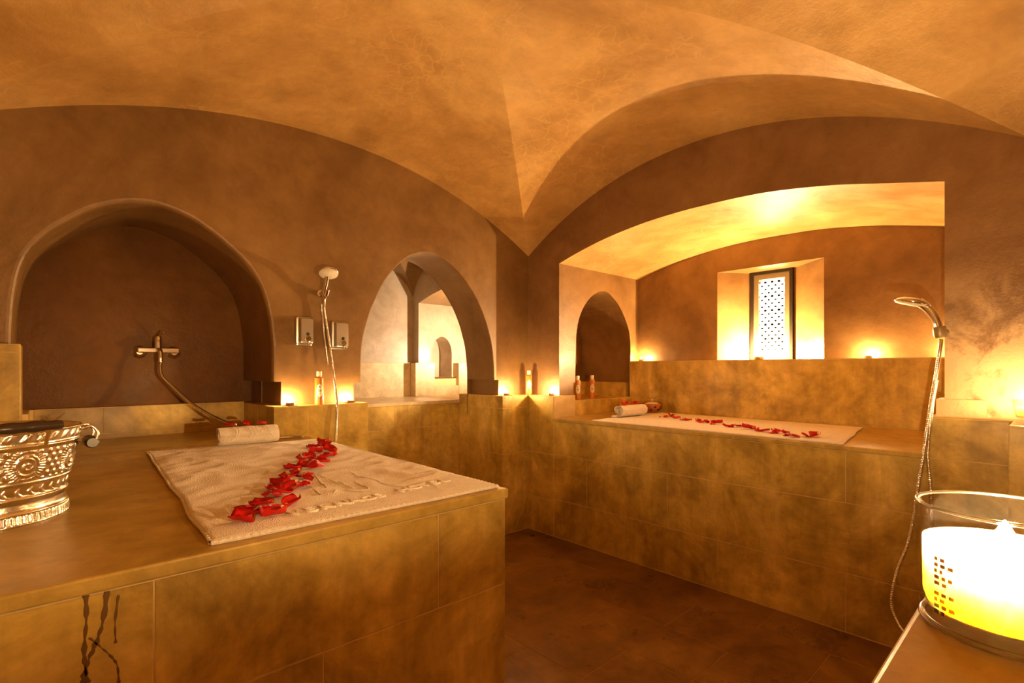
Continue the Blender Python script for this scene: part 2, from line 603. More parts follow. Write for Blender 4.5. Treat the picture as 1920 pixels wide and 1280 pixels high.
sa.poly([(3.49, YA, 0.8), (3.49, 2.86, 0.8), (3.49, 2.86, 1.02), (3.49, YA, 1.02)])
sa.poly([(2.755, YA, 0.8), (2.755, 2.86, 0.8), (2.755, 2.86, 1.03), (2.755, YA, 1.03)])
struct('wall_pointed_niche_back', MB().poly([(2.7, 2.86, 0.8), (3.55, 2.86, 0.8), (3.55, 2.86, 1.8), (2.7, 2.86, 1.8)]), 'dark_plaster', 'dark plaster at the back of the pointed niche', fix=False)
struct('wall_alcove_side', sa, 'plaster', 'side wall of the alcove with a small pointed niche', fix=False)
# back wall of the alcove with the splayed window recess, and the unseen right side
WY0, WY1, WZ = 1.015, 1.694, 1.82
FY0, FY1, FZ, XF = 1.235, 1.512, 1.805, 3.70
SHELF = 1.19
ab = MB().poly([(XB, y, z) for y, z in [(2.36, 1.15), (WY1, 1.15), (WY1, WZ), (WY0, WZ), (WY0, 1.15), (0.32, 1.15), (0.32, 2.1), (2.36, 2.1)]])
ab.poly([(XB, WY1, 1.15), (XB, WY1, WZ), (XF, FY1, FZ), (XF, FY1, 1.15)])
ab.poly([(XB, WY0, 1.15), (XB, WY0, WZ), (XF, FY0, FZ), (XF, FY0, 1.15)])
ab.poly([(XB, WY0, WZ), (XB, WY1, WZ), (XF, FY1, FZ), (XF, FY0, FZ)])
ab.poly([(XB, WY0, SHELF), (XB, WY1, SHELF), (XF, FY1, SHELF), (XF, FY0, SHELF)])
struct('wall_alcove_back', ab, 'plaster', 'back wall of the alcove with a splayed window recess', fix=False)
struct('wall_alcove_end', MB().poly([(XU, 0.323, 0.7), (XB, 0.323, 0.7), (XB, 0.323, 2.1), (XU, 0.323, 2.1)]), 'plaster', 'end wall of the alcove by the hand shower', fix=False)

# groined vault
XC, XH, YC, YH, ZS, RISE = 1.116, 1.491, 1.37, 1.29, 1.95, 0.413
prof = lambda u: max(0.0, 1 - abs(u) ** 2.08)
NV = 48
gv = MB()
grid = {}
for i in range(NV + 1):
    for j in range(NV + 1):
        u, v = -1 + 2 * i / NV, -1 + 2 * j / NV
        a, b = prof(u), prof(v)
        z = ZS + RISE * max(a, b) + 0.095 * a * b
        grid[i, j] = len(gv.v)
        gv.v.append(Vector((XC + u * XH, YC + v * YH, z)))
for i in range(NV):
    for j in range(NV):
        a, b, c, d = grid[i, j], grid[i + 1, j], grid[i + 1, j + 1], grid[i, j + 1]
        if (i < NV / 2) == (j < NV / 2):
            gv.f += [(a, c, b), (a, d, c)]
        else:
            gv.f += [(a, d, b), (b, d, c)]
us = [-1 + 2 * i / NV for i in range(NV + 1)]
gv.strip([[(XC + u * XH, y, ZS + RISE * prof(u)) for u in us] for y in (YC - YH, -0.5, YS)])
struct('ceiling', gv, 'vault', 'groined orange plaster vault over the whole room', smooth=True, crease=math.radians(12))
struct('wall_west', MB().poly([(XW, YS, 0), (XW, YU, 0), (XW, YU, ZT), (XW, YS, ZT)]), 'plaster', 'plaster wall closing the unseen side of the room', fix=False)
struct('wall_near', MB().poly([(XW, YS, 0), (XU, YS, 0), (XU, YS, ZT), (XW, YS, ZT)]), 'plaster', 'plaster wall behind the viewpoint', fix=False)


# ---- stone dado blocks
def dado(name, boxes, label, mat='stone', top='stone'):
    mb = MB()
    for b in boxes:
        mb.box(*b)
    return struct(name, mb, 'grout', label)


NX, NY, NZ, PX = (-1, 0, 0), (0, -1, 0), (0, 0, 1), (1, 0, 0)
EX, EY, EZ = (1, 0, 0), (0, 1, 0), (0, 0, 1)
T = 0.0016
R1, R2 = (0.24, 0.55)


def cap(parent, x0, x1, y0, y1, z, mat='stone'):
    tile(parent, (0, 0, z - T), EX, EY, NZ, x0, x1, y0, y1, mat, gap=0.001, name='ledge_slab')


# corner block, alcove side
t1 = dado('trim_1', [(X0 + T, 2.75, 2.335, 2.75, 0, LEDGE - T)], 'stone pier base in the corner beside the long bench')
tile_rows(t1, (X0 + T, 0, 0), EY, EZ, NX, 2.335, Y0, [(0.004, R1, []), (R1, R2, []), (R2, LEDGE - 0.004, [])], 'stone')
tile_rows(t1, (0, 2.335 + T, 0), EX, EZ, NY, X0, 2.75, [(BENCH, LEDGE - 0.004, [])], 'stone')
cap(t1, X0, 2.75, 2.335, 2.75, LEDGE)
# corner block, passage side
t2 = dado('trim_2', [(2.285 + T, X0 + T + 0.1, Y0 + T, 3.07, 0, LEDGE - T)], 'stone pier base between the passage and the corner')
tile_rows(t2, (0, Y0 + T, 0), EX, EZ, NY, 2.285, X0, [(0.004, R1, []), (R1, R2, []), (R2, 0.86, []), (0.86, LEDGE - 0.004, [])], 'stone')
tile_rows(t2, (2.285 + T, 0, 0), EY, EZ, NX, Y0, 3.07, [(0.004, R1, [2.8]), (R1, R2, []), (R2, 0.86, [2.8]), (0.86, LEDGE - 0.004, [])], 'stone')
cap(t2, 2.285, 2.64, Y0, 2.97, LEDGE)
# pier between niche and passage
t3 = dado('trim_3', [(0.8145 + T, 1.305 - T, Y0 + T, 3.07, 0, LEDGE - T)], 'stone pier base under the two soap dispensers')
tile_rows(t3, (0, Y0 + T, 0), EX, EZ, NY, 0.8145, 1.305, [(0.004, R1, [1.06]), (R1, R2, []), (R2, LEDGE - 0.004, [0.985, 1.128])], 'stone')
tile_rows(t3, (0.8145 + T, 0, 0), EY, EZ, NX, Y0, 3.07, [(BENCH, LEDGE - 0.004, [2.83])], 'stone')
tile_rows(t3, (1.305 - T, 0, 0), EY, EZ, PX, Y0, 3.07, [(0.004, R1, []), (R1, R2, [2.8]), (R2, LEDGE - 0.004, [])], 'stone')
cap(t3, 0.8145, 1.305, Y0, 3.07, LEDGE)
# high block at the left of the niche
t4 = dado('trim_4', [(XW, -0.062 - T, Y0 + T, 2.80, 0.7, 1.221 - T)], 'tall pale stone block beside the big niche', )
tile_rows(t4, (0, Y0 + T, 0), EX, EZ, NY, XW, -0.062, [(0.80, 1.19, []), (1.19, 1.219, [])], 'stone')
tile_rows(t4, (-0.062 - T, 0, 0), EY, EZ, PX, Y0, 2.80, [(0.80, 1.219, [])], 'stone')
cap(t4, XW, -0.062, Y0, 2.80, 1.221)
# niche dado
t5 = dado('trim_5', [(-0.1, 0.8145, 3.07 + T, 3.15, 0.7, 0.95 - T)], 'low stone upstand along the back of the big niche')
tile_rows(t5, (0, 3.07 + T, 0), EX, EZ, NY, -0.034, 0.8145, [(0.80, 0.825, []), (0.825, 0.948, [0.205, 0.62])], 'stone')
cap(t5, -0.034, 0.8145, 3.07, 3.15, 0.95)
t6 = dado('trim_6', [(-0.1, -0.045 - T, 2.80, 3.07, 0.7, 0.95 - T)], 'short stone upstand on the side of the big niche')
tile_rows(t6, (-0.045 - T, 0, 0), EY, EZ, PX, 2.80, 3.07, [(0.80, 0.948, [])], 'stone')
# right pier base and the block nearer the viewpoint
t7 = dado('trim_7', [(X0 + T, 2.75, -0.2, 0.36 - T, 0, LEDGE - T)], 'stone pier base behind the hanging shower hose')
tile_rows(t7, (X0 + T, 0, 0), EY, EZ, NX, -0.2, 0.36, [(0.004, 0.22, []), (0.22, 0.5, [0.17]), (0.5, 0.785, []), (0.785, LEDGE - 0.004, [])], 'stone')
tile_rows(t7, (0, 0.36 - T, 0), EX, EZ, (0, 1, 0), X0, 2.75, [(BENCH, LEDGE - 0.004, [])], 'stone')
cap(t7, X0, 2.75, -0.2, 0.36, LEDGE)
MBp = MB().box(XU - 0.03, 2.70, 0.20, 0.345, LEDGE, 1.012)
struct('trim_8', MBp, 'stained', 'small plaster foot at the base of the stained pier')
t9 = dado('trim_9', [(2.31 + T, X0 + 0.02, -0.5, 0.127 - T, 0, LEDGE - T)], 'stone block under the glass tumbler candle')
tile_rows(t9, (2.31 + T, 0, 0), EY, EZ, NX, -0.5, 0.127, [(0.004, 0.3, []), (0.3, 0.62, []), (0.62, LEDGE - 0.004, [])], 'stone')
tile_rows(t9, (0, 0.127 - T, 0), EX, EZ, (0, 1, 0), 2.31, X0, [(0.004, 0.3, []), (0.3, 0.62, []), (0.62, LEDGE - 0.004, [])], 'stone')
cap(t9, 2.31, X0 + 0.02, -0.5, 0.127, LEDGE)
# parapet in the foreground
t10 = dado('trim_10', [(0.22, 0.66, -0.4, 0.077 - T, 0, LEDGE - 0.02)], 'stone parapet in the foreground under the big glass candle')
tile_rows(t10, (0, 0.077 - T, 0), EX, EZ, (0, 1, 0), 0.22, 0.66, [(0.004, 0.3, []), (0.3, 0.62, []), (0.62, LEDGE - 0.024, [])], 'stone')
sl = MB().box(0.21, 0.665, -0.4, 0.079, LEDGE - 0.02, LEDGE)
so = sl.build('ledge_slab', 'slab', t10)
bv = so.modifiers.new('round', 'BEVEL'); bv.width = 0.004; bv.segments = 3
# sill in the alcove niche and the upstand at its back
t11 = dado('trim_11', [(2.62, 3.45, 2.34 + T, 2.86, 0.7, 0.907 - T)], 'stone sill of the pointed niche beside the bench')
tile_rows(t11, (0, 2.34 + T, 0), EX, EZ, NY, 2.75, 3.45, [(BENCH, 0.905, [])], 'stone')
cap(t11, 2.75, 3.45, 2.34, 2.86, 0.907)
ub = MB().box(2.75, 3.49, 2.81, 2.86, 0.907, 1.02).box(3.445, 3.49, 2.40, 2.81, 0.907, 1.02)
ub.build('niche_upstand', 'stone', t11)
# backrest shelf of the long bench
t12 = dado('trim_12', [(3.44 + T, XB + 0.02, 0.323, 2.357, 0.7, SHELF - T)], 'stone backrest of the long bench with the candle shelf on top')
tile_rows(t12, (3.44 + T, 0, 0), EY, EZ, NX, 0.323, 2.357, [(BENCH, SHELF - 0.004, [])], 'stone')
cap(t12, 3.44, XB + 0.02, 0.323, 2.357, SHELF)

# ---- the room beyond the passage
PZ = 0.90
t13 = dado('trim_13', [(0.9, 2.96, 3.07 + T, 3.80, 0, PZ - 0.02)], 'stone face and raised floor of the passage beyond the arch')
tile_rows(t13, (0, 3.07 + T, 0), EX, EZ, NY, 1.305, 2.285, [(0.004, 0.2, [1.5, 2.0]), (0.2, 0.48, [1.743]), (0.48, 0.72, [1.5, 1.98]), (0.72, PZ - 0.022, [1.743, 2.19])], 'stone')
pt = MB().box(0.9, 2.96, 3.06, 3.80, PZ - 0.02, PZ)
pt.build('floor_slab', 'pale', t13)
wn = MB().poly([(0.9, 3.79, 0.9), (2.45, 3.79, 0.9), (2.45, 3.79, ZT), (0.9, 3.79, ZT)])
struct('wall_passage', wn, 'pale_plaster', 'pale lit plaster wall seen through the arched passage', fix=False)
w2 = MB().poly([(2.33, y, z) for y, z in [(3.79, 1.1), (3.70, 1.1), (3.70, 1.685), (3.5, 1.735), (3.3, 1.772), (3.1, 1.79), (2.96, 1.795), (2.96, ZT), (3.79, ZT)]])
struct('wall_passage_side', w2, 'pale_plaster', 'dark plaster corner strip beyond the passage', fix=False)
QN = [(2.673, 1.055), (2.673, 1.16), (2.673, 1.277), (2.66, 1.335), (2.633, 1.38), (2.6, 1.402), (2.564, 1.41), (2.525, 1.395), (2.492, 1.366), (2.465, 1.32), (2.454, 1.272), (2.454, 1.16), (2.454, 1.055)]
QN_S = soften(QN)
w3 = MB().poly([(x, 3.70, z) for x, z in [(2.96, 1.055)] + QN_S + [(2.33, 1.055), (2.33, 1.80), (2.96, 1.80)]])
w3.strip([[(x, y, z) for x, z in QN_S] for y in (3.70, 3.88)])
w3.poly([(2.4, 3.88, 1.0), (2.75, 3.88, 1.0), (2.75, 3.88, 1.5), (2.4, 3.88, 1.5)])
w3.poly([(2.4, 3.62, 1.057), (2.75, 3.62, 1.057), (2.75, 3.88, 1.057), (2.4, 3.88, 1.057)])
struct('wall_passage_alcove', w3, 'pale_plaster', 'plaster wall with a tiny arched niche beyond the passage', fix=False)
w4 = MB().poly([(2.94, 2.96, 0.8), (2.94, 3.72, 0.8), (2.94, 3.72, 2.0), (2.94, 2.96, 2.0)])
w4.poly([(2.28, 2.965, 0.8), (2.96, 2.965, 0.8), (2.96, 2.965, 2.0), (2.28, 2.965, 2.0)])
w4.poly([(0.9, 2.96, 0.8), (0.9, 3.80, 0.8), (0.9, 3.80, ZT), (0.9, 2.96, ZT)])
struct('wall_passage_end', w4, 'plaster', 'plaster walls closing the small room beyond the passage', fix=False)
struct('ceiling_passage_alcove', MB().strip([[(x, y, z) for y, z in [(3.72, 1.68), (3.5, 1.735), (3.3, 1.772), (3.1, 1.79), (2.95, 1.795)]] for x in (2.33, 2.96)]), 'plaster', 'low plaster ceiling beyond the passage', fix=False)
nv = MB()
g2 = {}
KX, KY = 28, 28
for i in range(KX + 1):
    for j in range(KY + 1):
        u, v = -1 + 2 * i / KX, -1 + 2 * j / KY
        x, y = 1.58 + u * 0.75, 3.17 + v * 0.62
        p = lambda q: math.sqrt(max(0.0, 1 - q * q)) ** 1.4
        g2[i, j] = len(nv.v)
        nv.v.append(Vector((x, y, 1.743 + 0.36 * max(p(u), p(v)))))
for i in range(KX):
    for j in range(KY):
        if 3.17 + (-1 + 2 * (j + 1) / KY) * 0.62 < 2.93:
            continue
        a, b, c, d = g2[i, j], g2[i + 1, j], g2[i + 1, j + 1], g2[i, j + 1]
        nv.f += [(a, c, b), (a, d, c)] if (i < KX / 2) == (j < KY / 2) else [(a, d, b), (b, d, c)]
struct('ceiling_passage', nv, 'plaster', 'small groined vault beyond the passage', smooth=True, crease=math.radians(25))
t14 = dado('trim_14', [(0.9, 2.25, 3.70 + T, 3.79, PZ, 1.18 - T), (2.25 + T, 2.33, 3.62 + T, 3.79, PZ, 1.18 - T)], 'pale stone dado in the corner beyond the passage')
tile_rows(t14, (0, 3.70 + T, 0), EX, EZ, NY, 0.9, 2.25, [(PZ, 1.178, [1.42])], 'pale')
tile_rows(t14, (2.25 + T, 0, 0), EY, EZ, NX, 3.62, 3.70, [(PZ, 1.178, [])], 'pale')
cap(t14, 0.9, 2.33, 3.70, 3.79, 1.18, 'pale')
t15 = dado('trim_15', [(2.44, 2.69, 3.66, 3.70, 0.985, 1.056), (2.25 + T, 2.44 - T, 3.62 + T, 3.70, PZ, 1.18 - T), (2.44, 2.69, 3.62 + T, 3.70, PZ, 0.985 - T), (2.69 + T, 2.96, 3.62 + T, 3.70, PZ, 1.18 - T)], 'pale stone dado stepped below the tiny niche')
tile_rows(t15, (0, 3.62 + T, 0), EX, EZ, NY, 2.25, 2.44, [(PZ, 1.178, [])], 'pale')
tile_rows(t15, (0, 3.62 + T, 0), EX, EZ, NY, 2.44, 2.69, [(PZ, 0.983, [])], 'pale')
tile_rows(t15, (0, 3.62 + T, 0), EX, EZ, NY, 2.69, 2.96, [(PZ, 1.178, [])], 'pale')
cap(t15, 2.25, 2.44, 3.62, 3.70, 1.18, 'pale'); cap(t15, 2.69, 2.96, 3.62, 3.70, 1.18, 'pale'); cap(t15, 2.44, 2.69, 3.62, 3.70, 0.985, 'pale')

# ------------------------------------------------------------------ platform and bench
pf = thing('massage_platform', (0.94, 1.05, 0), 'big stone massage platform in front with a silver bucket standing on it', 'platform')
MB().box(XW + 0.003, 0.939 - T, 1.048 + T, Y0 + 0.02, 0, BENCH - 0.028).build('core', 'grout', pf)
jr1, jr2 = [-0.44, 0.138, 0.7185], [-0.15, 0.43]
tile_rows(pf, (0, 1.048 + T, 0), EX, EZ, NY, XW + 0.003, 0.939, [(0.004, 0.24, jr1), (0.24, 0.539, jr2), (0.539, BENCH - 0.029, jr1)], 'stone')
tile_rows(pf, (0.939 - T, 0, 0), EY, EZ, PX, 1.048, Y0, [(0.004, 0.24, [1.6, 2.17]), (0.24, 0.539, [1.32, 1.88, 2.45]), (0.539, BENCH - 0.029, [1.6, 2.17])], 'stone')
s1 = MB().box(XW + 0.003, 0.945, 1.042, Y0, BENCH - 0.027, BENCH)
s1 = s1.build('top_slab', 'slab', pf)
bv = s1.modifiers.new('round', 'BEVEL'); bv.width = 0.004; bv.segments = 2
s2 = MB().box(-0.045, 0.8145, Y0, 3.07, BENCH - 0.027, BENCH).build('niche_slab', 'slab', pf)

be = thing('long_bench', (X0, 1.3, 0), 'long stone bench set into the alcove under the window', 'bench')
MB().box(X0 + T, 3.44, 0.36, 2.335, 0, BENCH - 0.022).build('core', 'grout', be)
b1, b2 = [0.639, 1.204, 1.769], [0.9215, 1.4865, 2.0515]
tile_rows(be, (X0 + T, 0, 0), EY, EZ, NX, 0.36, 2.335, [(0.004, 0.256, b1), (0.256, 0.556, b2), (0.556, BENCH - 0.023, b1)], 'stone')
bs = MB().box(X0 - 0.008, 3.44, 0.362, 2.335, BENCH - 0.021, BENCH).build('top_slab', 'slab', be)
bv = bs.modifiers.new('round', 'BEVEL'); bv.width = 0.004; bv.segments = 2


def drip(parent, pts, w0):
    """dark run of water on the front of the platform"""
    mb = MB()
    rings = []
    P = smooth_path([on_y(px, py, 1.0475) for px, py in pts], 6)
    for i, p in enumerate(P):
        w = w0 * (0.8 + 0.35 * math.sin(i * 1.7) + 0.2 * math.sin(i * 0.6))
        rings.append([p + Vector((-w, 0.0006, 0)), p + Vector((-w * 0.6, -0.0006, 0)), p + Vector((w * 0.6, -0.0006, 0)), p + Vector((w, 0.0006, 0))])
    mb.strip(rings)
    mb.build('water_stain', 'stain', parent)


drip(pf, [(161, 1112), (162, 1160), (158, 1215), (160, 1252), (165, 1280)], 0.0036)
drip(pf, [(201, 1108), (193, 1165), (180, 1205), (166, 1238), (157, 1268), (154, 1284)], 0.0042)
drip(pf, [(222, 1115), (216, 1165), (217, 1205)], 0.0022)
drip(pf, [(167, 1195), (188, 1212), (208, 1230), (220, 1248), (223, 1282)], 0.0022)

# ------------------------------------------------------------------ window
wf = thing('window_1', (XF, (FY0 + FY1) / 2, SHELF), 'narrow lit window with a dark frame and pierced screen above the bench', None)
tag(wf, kind='structure')


def ring_frame(x0, x1, y0, y1, z0, z1, w):
    mb = MB()
    mb.box(x0, x1, y0, y0 + w, z0, z1); mb.box(x0, x1, y1 - w, y1, z0, z1)
    mb.box(x0, x1, y0 + w, y1 - w, z1 - w, z1); mb.box(x0, x1, y0 + w, y1 - w, z0, z0 + w)
    return mb


ring_frame(XF - 0.022, XF + 0.04, FY0, FY1, SHELF, FZ, 0.02).build('outer_frame', 'dark_metal', wf)
ring_frame(XF - 0.008, XF + 0.03, FY0 + 0.02, FY1 - 0.02, SHELF + 0.02, FZ - 0.02, 0.034).build('inner_frame', 'bronze', wf)
MB().poly([(XF + 0.06, FY0 + 0.03, SHELF + 0.02), (XF + 0.06, FY1 - 0.03, SHELF + 0.02), (XF + 0.06, FY1 - 0.03, FZ - 0.03), (XF + 0.06, FY0 + 0.03, FZ - 0.03)]).build('pane', 'pane', wf, fix=False)
sc_ = MB()
ya, yb, za, zb = FY0 + 0.05, FY1 - 0.05, SHELF + 0.05, FZ - 0.05
nz, ny = 21, 8
dz, dy = (zb - za) / nz, (yb - ya) / ny
for r in range(nz + 1):
    for c in range(ny + 1):
        y, z = ya + c * dy, za + r * dz
        if c < ny:
            sc_.box(XF + 0.004, XF + 0.007, y, y + dy, z - 0.0018, z + 0.0018)
        if r < nz:
            if (r + c) % 2 == 0 and c < ny:
                sc_.add([(XF + 0.005, y, z), (XF + 0.005, y + 0.0042, z), (XF + 0.005, y + dy, z + dz), (XF + 0.005, y + dy - 0.0042, z + dz)], [(0, 1, 2, 3)])
            elif c < ny:
                sc_.add([(XF + 0.005, y + dy, z), (XF + 0.005, y + dy - 0.0042, z), (XF + 0.005, y, z + dz), (XF + 0.005, y + 0.0042, z + dz)], [(0, 1, 2, 3)])
        if (r + c) % 2 == 0:
            k = 0.0125 if r % 4 == 0 else 0.0095
            sc_.add([(XF + 0.003, y + k * math.cos(a), z + k * math.sin(a)) for a in (math.pi / 2, math.pi * 7 / 6, math.pi * 11 / 6)] + [(XF + 0.003, y - k * math.cos(a), z - k * math.sin(a)) for a in (math.pi / 2, math.pi * 7 / 6, math.pi * 11 / 6)], [(0, 1, 2), (3, 4, 5)])
sc_.build('pierced_screen', 'dark_metal', wf, fix=False)


# ------------------------------------------------------------------ candles
def flame_mesh(r, h):
    mb = MB()
    prof_ = [(0.0006, 0.0), (r * 0.75, h * 0.1), (r, h * 0.25), (r * 0.85, h * 0.45), (r * 0.5, h * 0.7), (r * 0.2, h * 0.9), (0.0004, h)]
    mb.lathe(prof_, 8)
    return mb


def flame_area(r, h):
    return math.pi * r * 1.25 * h


def flame_mat(name, power, r, h, col=FLAME_COL):
    return emitter(name, col, power / (math.pi * flame_area(r, h)))


def tealight(loc, label, power, matname, scale=1.0, col=FLAME_COL):
    t = thing('tealight', loc, label, 'candle')
    s = scale
    MB().lathe([(0.0165 * s, 0), (0.019 * s, 0.0015), (0.0195 * s, 0.015 * s), (0.0198 * s, 0.0155 * s), (0.0188 * s, 0.0155 * s), (0.0182 * s, 0.0125 * s)], 20, cap=False).build('metal_cup', 'alu', t, smooth=True, local=True)
    MB().lathe([(0.0183 * s, 0.0), (0.0183 * s, 0.0125 * s), (0.006 * s, 0.0115 * s), (0.0008, 0.0113 * s)], 20).build('wax', 'teawax', t, smooth=True, local=True)
    MB().tube([(0, 0, 0.0105 * s), (0.0006, 0, 0.0155 * s), (0.0012, 0, 0.019 * s)], 0.0008, 6).build('wick', 'wick', t, local=True)
    fr, fh = 0.0042 * s, 0.017 * s
    f = flame_mesh(fr, fh)
    for v in f.v:
        v.z += 0.017 * s
    f.build('flame', flame_mat(matname, power, fr, fh, col), t, smooth=True, local=True)
    return t


tealight((0.905, 2.622, LEDGE), 'lit tealight at the niche end of the ledge, beside a tall bottle', P_TEA, 'flame_a')
tealight((1.225, 2.622, LEDGE), 'lit tealight at the foot of the arched passage, beside the shower hose', P_TEA, 'flame_b')
tealight((2.355, 2.618, LEDGE), 'lit tealight on the corner ledge next to the passage arch', P_TEA, 'flame_c')
tealight((2.567, 2.392, LEDGE), 'lit tealight on the corner ledge next to the alcove edge', P_TEA, 'flame_d')
tealight((3.50, 2.29, SHELF), 'lit tealight at the pointed niche end of the alcove shelf', P_TEA, 'flame_e')
tealight((3.574, 1.41, SHELF), 'brightest candle, burning on the shelf right under the window', P_WINDOW, 'flame_f', 1.5)
tealight((3.50, 0.772, SHELF), 'lit tealight on the alcove shelf between window and hand shower', P_TEA, 'flame_g')
tealight((3.50, 0.375, SHELF), 'lit tealight at the far end of the shelf, hidden by the pier', P_TEA * 1.5, 'flame_h')
tealight((2.72, 3.06, 1.2), 'bright candle hidden beyond the arched passage', P_NEXT, 'flame_i', 1.6, (1.0, 0.78, 0.52))
cs = MB().box(2.66, 2.80, 2.99, 3.12, 1.17, 1.2)
struct('trim_16', cs.box(2.66, 2.80, 2.965, 2.99, 1.12, 1.2), 'pale', 'small stone candle shelf hidden beyond the passage')

# big glass candle in the foreground
CC = Vector((0.497, 0.029, LEDGE))
jar = thing('jar_candle', CC, 'large lit amber candle in a clear glass jar, nearest in the foreground', 'candle')
RJ, HJ = 0.0485, 0.087
MB().lathe([(0.0405, 0.0), (0.043, 0.0015), (RJ - 0.001, 0.012), (RJ, 0.03), (RJ + 0.0012, HJ - 0.002), (RJ + 0.0004, HJ), (RJ - 0.0015, HJ - 0.001), (RJ - 0.0026, 0.02), (RJ - 0.005, 0.0125), (0.001, 0.0115)], 48, cap=False).build('glass_jar', 'glass', jar, smooth=True, local=True)
MB().lathe([(0.0008, 0.0122), (RJ - 0.0062, 0.0132), (RJ - 0.0034, 0.021), (RJ - 0.0031, 0.060), (RJ - 0.006, 0.0605), (0.03, 0.056), (0.0008, 0.0545)], 48, cap=False).build('wax', 'wax', jar, smooth=True, local=True)
MB().tube([(0, 0, 0.053), (0.0008, 0, 0.058), (0.002, 0, 0.062)], 0.001, 6).build('wick', 'wick', jar, local=True)
fm = flame_mesh(0.007, 0.018)
for v in fm.v:
    v.z += 0.0605
fm.build('flame', flame_mat('flame_jar', P_JAR, 0.007, 0.018), jar, smooth=True, local=True)
MB().tube([(RJ * math.cos(k * math.pi / 32), RJ * math.sin(k * math.pi / 32), HJ) for k in range(65)], 0.0013, 8, cap=False).build('glass_rim', 'rim_glass', jar, smooth=True, local=True)
MB().tube([((RJ - 0.003) * math.cos(k * math.pi / 32), (RJ - 0.003) * math.sin(k * math.pi / 32), 0.003) for k in range(65)], 0.0024, 8, cap=False).build('glass_foot', 'rim_glass', jar, smooth=True, local=True)
# printed lettering on the jar's left side
lt = MB()
a0 = math.atan2(0.736, -0.9)
random.seed(3)
for row in range(9):
    z = 0.051 - row * 0.0042 if row < 5 else 0.027 - (row - 5) * 0.0042
    a = a0 - 0.06
    for k in range(2 + row % 2):
        w = random.uniform(0.05, 0.09)
        pts = [((RJ + 0.0013) * math.cos(a + q), (RJ + 0.0013) * math.sin(a + q), z + dzz) for q, dzz in ((0, 0), (w, 0), (w, 0.0029), (0, 0.0029))]
        lt.add(pts, [(0, 1, 2, 3)])
        a += w + 0.03
lt.build('printed_lettering', 'ink', jar, local=True, fix=False)

# tumbler candle at the frame's edge
TC = Vector((2.475, 0.092, LEDGE))
tum = thing('tumbler_candle', TC, 'lit candle in a small flared glass tumbler on the stone block', 'candle')
MB().lathe([(0.024, 0), (0.026, 0.002), (0.012, 0.006), (0.014, 0.010), (0.026, 0.018), (0.032, 0.045), (0.036, 0.08), (0.0345, 0.08), (0.0305, 0.046), (0.024, 0.02), (0.001, 0.014)], 32, cap=False).build('glass_tumbler', 'glass', tum, smooth=True, local=True)
MB().lathe([(0.001, 0.0155), (0.022, 0.0205), (0.0292, 0.046), (0.0305, 0.055), (0.0008, 0.053)], 32, cap=False).build('wax', 'wax', tum, smooth=True, local=True)
MB().tube([(0, 0, 0.05), (0.001, 0, 0.06)], 0.001, 6).build('wick', 'wick', tum, local=True)
fm = flame_mesh(0.0055, 0.024)
for v in fm.v:
    v.z += 0.057
fm.build('flame', flame_mat('flame_tumbler', P_TUMBLER, 0.0055, 0.024), tum, smooth=True, local=True)


# ------------------------------------------------------------------ towels
def towel(name, corners, label, seed, amp, z=BENCH):
    """corners: far-left, near-left, near-right, far-right on the slab"""
    A, B, C, D = [Vector(c) for c in corners]
    o = (A + B + C + D) / 4
    t = thing(name, (o.x, o.y, z), label, 'towel')
    nu, nv_ = 56, 84
    top, bot = [], []
    for j in range(nv_ + 1):
        rt, rb = [], []
        for i in range(nu + 1):
            u, v = i / nu, j / nv_
            p = B * (1 - u) * (1 - v) + C * u * (1 - v) + D * u * v + A * (1 - u) * v
            wob = noise.noise(Vector((p.x * 3 + seed, p.y * 3, 1.3)))
            e = min(u, 1 - u, v, 1 - v)
            p.x += 0.006 * noise.noise(Vector((seed, p.y * 5, 0)))
            p.y += 0.006 * noise.noise(Vector((p.x * 5, seed, 4)))
            w = abs(noise.noise(Vector((p.x * 7 + 2.5 * p.y + seed, p.y * 13 - 3 * p.x, 2)))) ** 0.8
            ridge = max(0.0, 0.42 - w) * 0.02 * amp * min(1.0, 0.15 + e / 0.07)
            if seed == 1.0 and p.y < 1.26 and p.x > 0.38:
                ridge *= 0.25
            swell = 0.5 + 0.5 * noise.noise(Vector((p.x * 4, p.y * 3 + seed, 7)))
            zz = 0.007 + ridge * swell + 0.0035 * amp * max(0, wob)
            rt.append((p.x, p.y, z + zz))
            rb.append((p.x, p.y, z + 0.0006))
        top.append(rt); bot.append(rb)
    mb = MB().strip(top)
    edge = top[0] + [r[-1] for r in top[1:]] + top[-1][-2::-1] + [r[0] for r in top[-2:0:-1]]
    edgeb = bot[0] + [r[-1] for r in bot[1:]] + bot[-1][-2::-1] + [r[0] for r in bot[-2:0:-1]]
    mb.strip([edge, edgeb], closed=True)
    mb.build('cloth', 'towel', t, smooth=True)
    path = edge + edge[:1]
    hem = MB()
    pts = [Vector((p[0], p[1], z + 0.0052)) for p in path]
    fine = []
    for a, b in zip(pts, pts[1:]):
        n_ = max(1, int((b - a).length / 0.004))
        fine += [a.lerp(b, k / n_) for k in range(n_)]
    hem.tube(fine, lambda i: 0.0036 + 0.0009 * math.sin(i * 1.9), 6, cap=False)
    hem.build('hem', 'towel', t, smooth=True)
    return t, top, nu, nv_


tl, tl_top, tnu, tnv = towel('towel', [(0.295, 2.424, 0), (0.229, 1.079, 0), (0.926, 1.062, 0), (0.931, 2.313, 0)], 'large white terry towel with embossed lettering, spread on the front platform', 1.0, 1.5)
tr, tr_top, _, _ = towel('towel', [(3.36, 2.04, 0), (2.535, 2.01, 0), (2.539, 0.652, 0), (3.313, 0.762, 0)], 'large white towel spread on the long bench in the alcove', 9.0, 0.7)


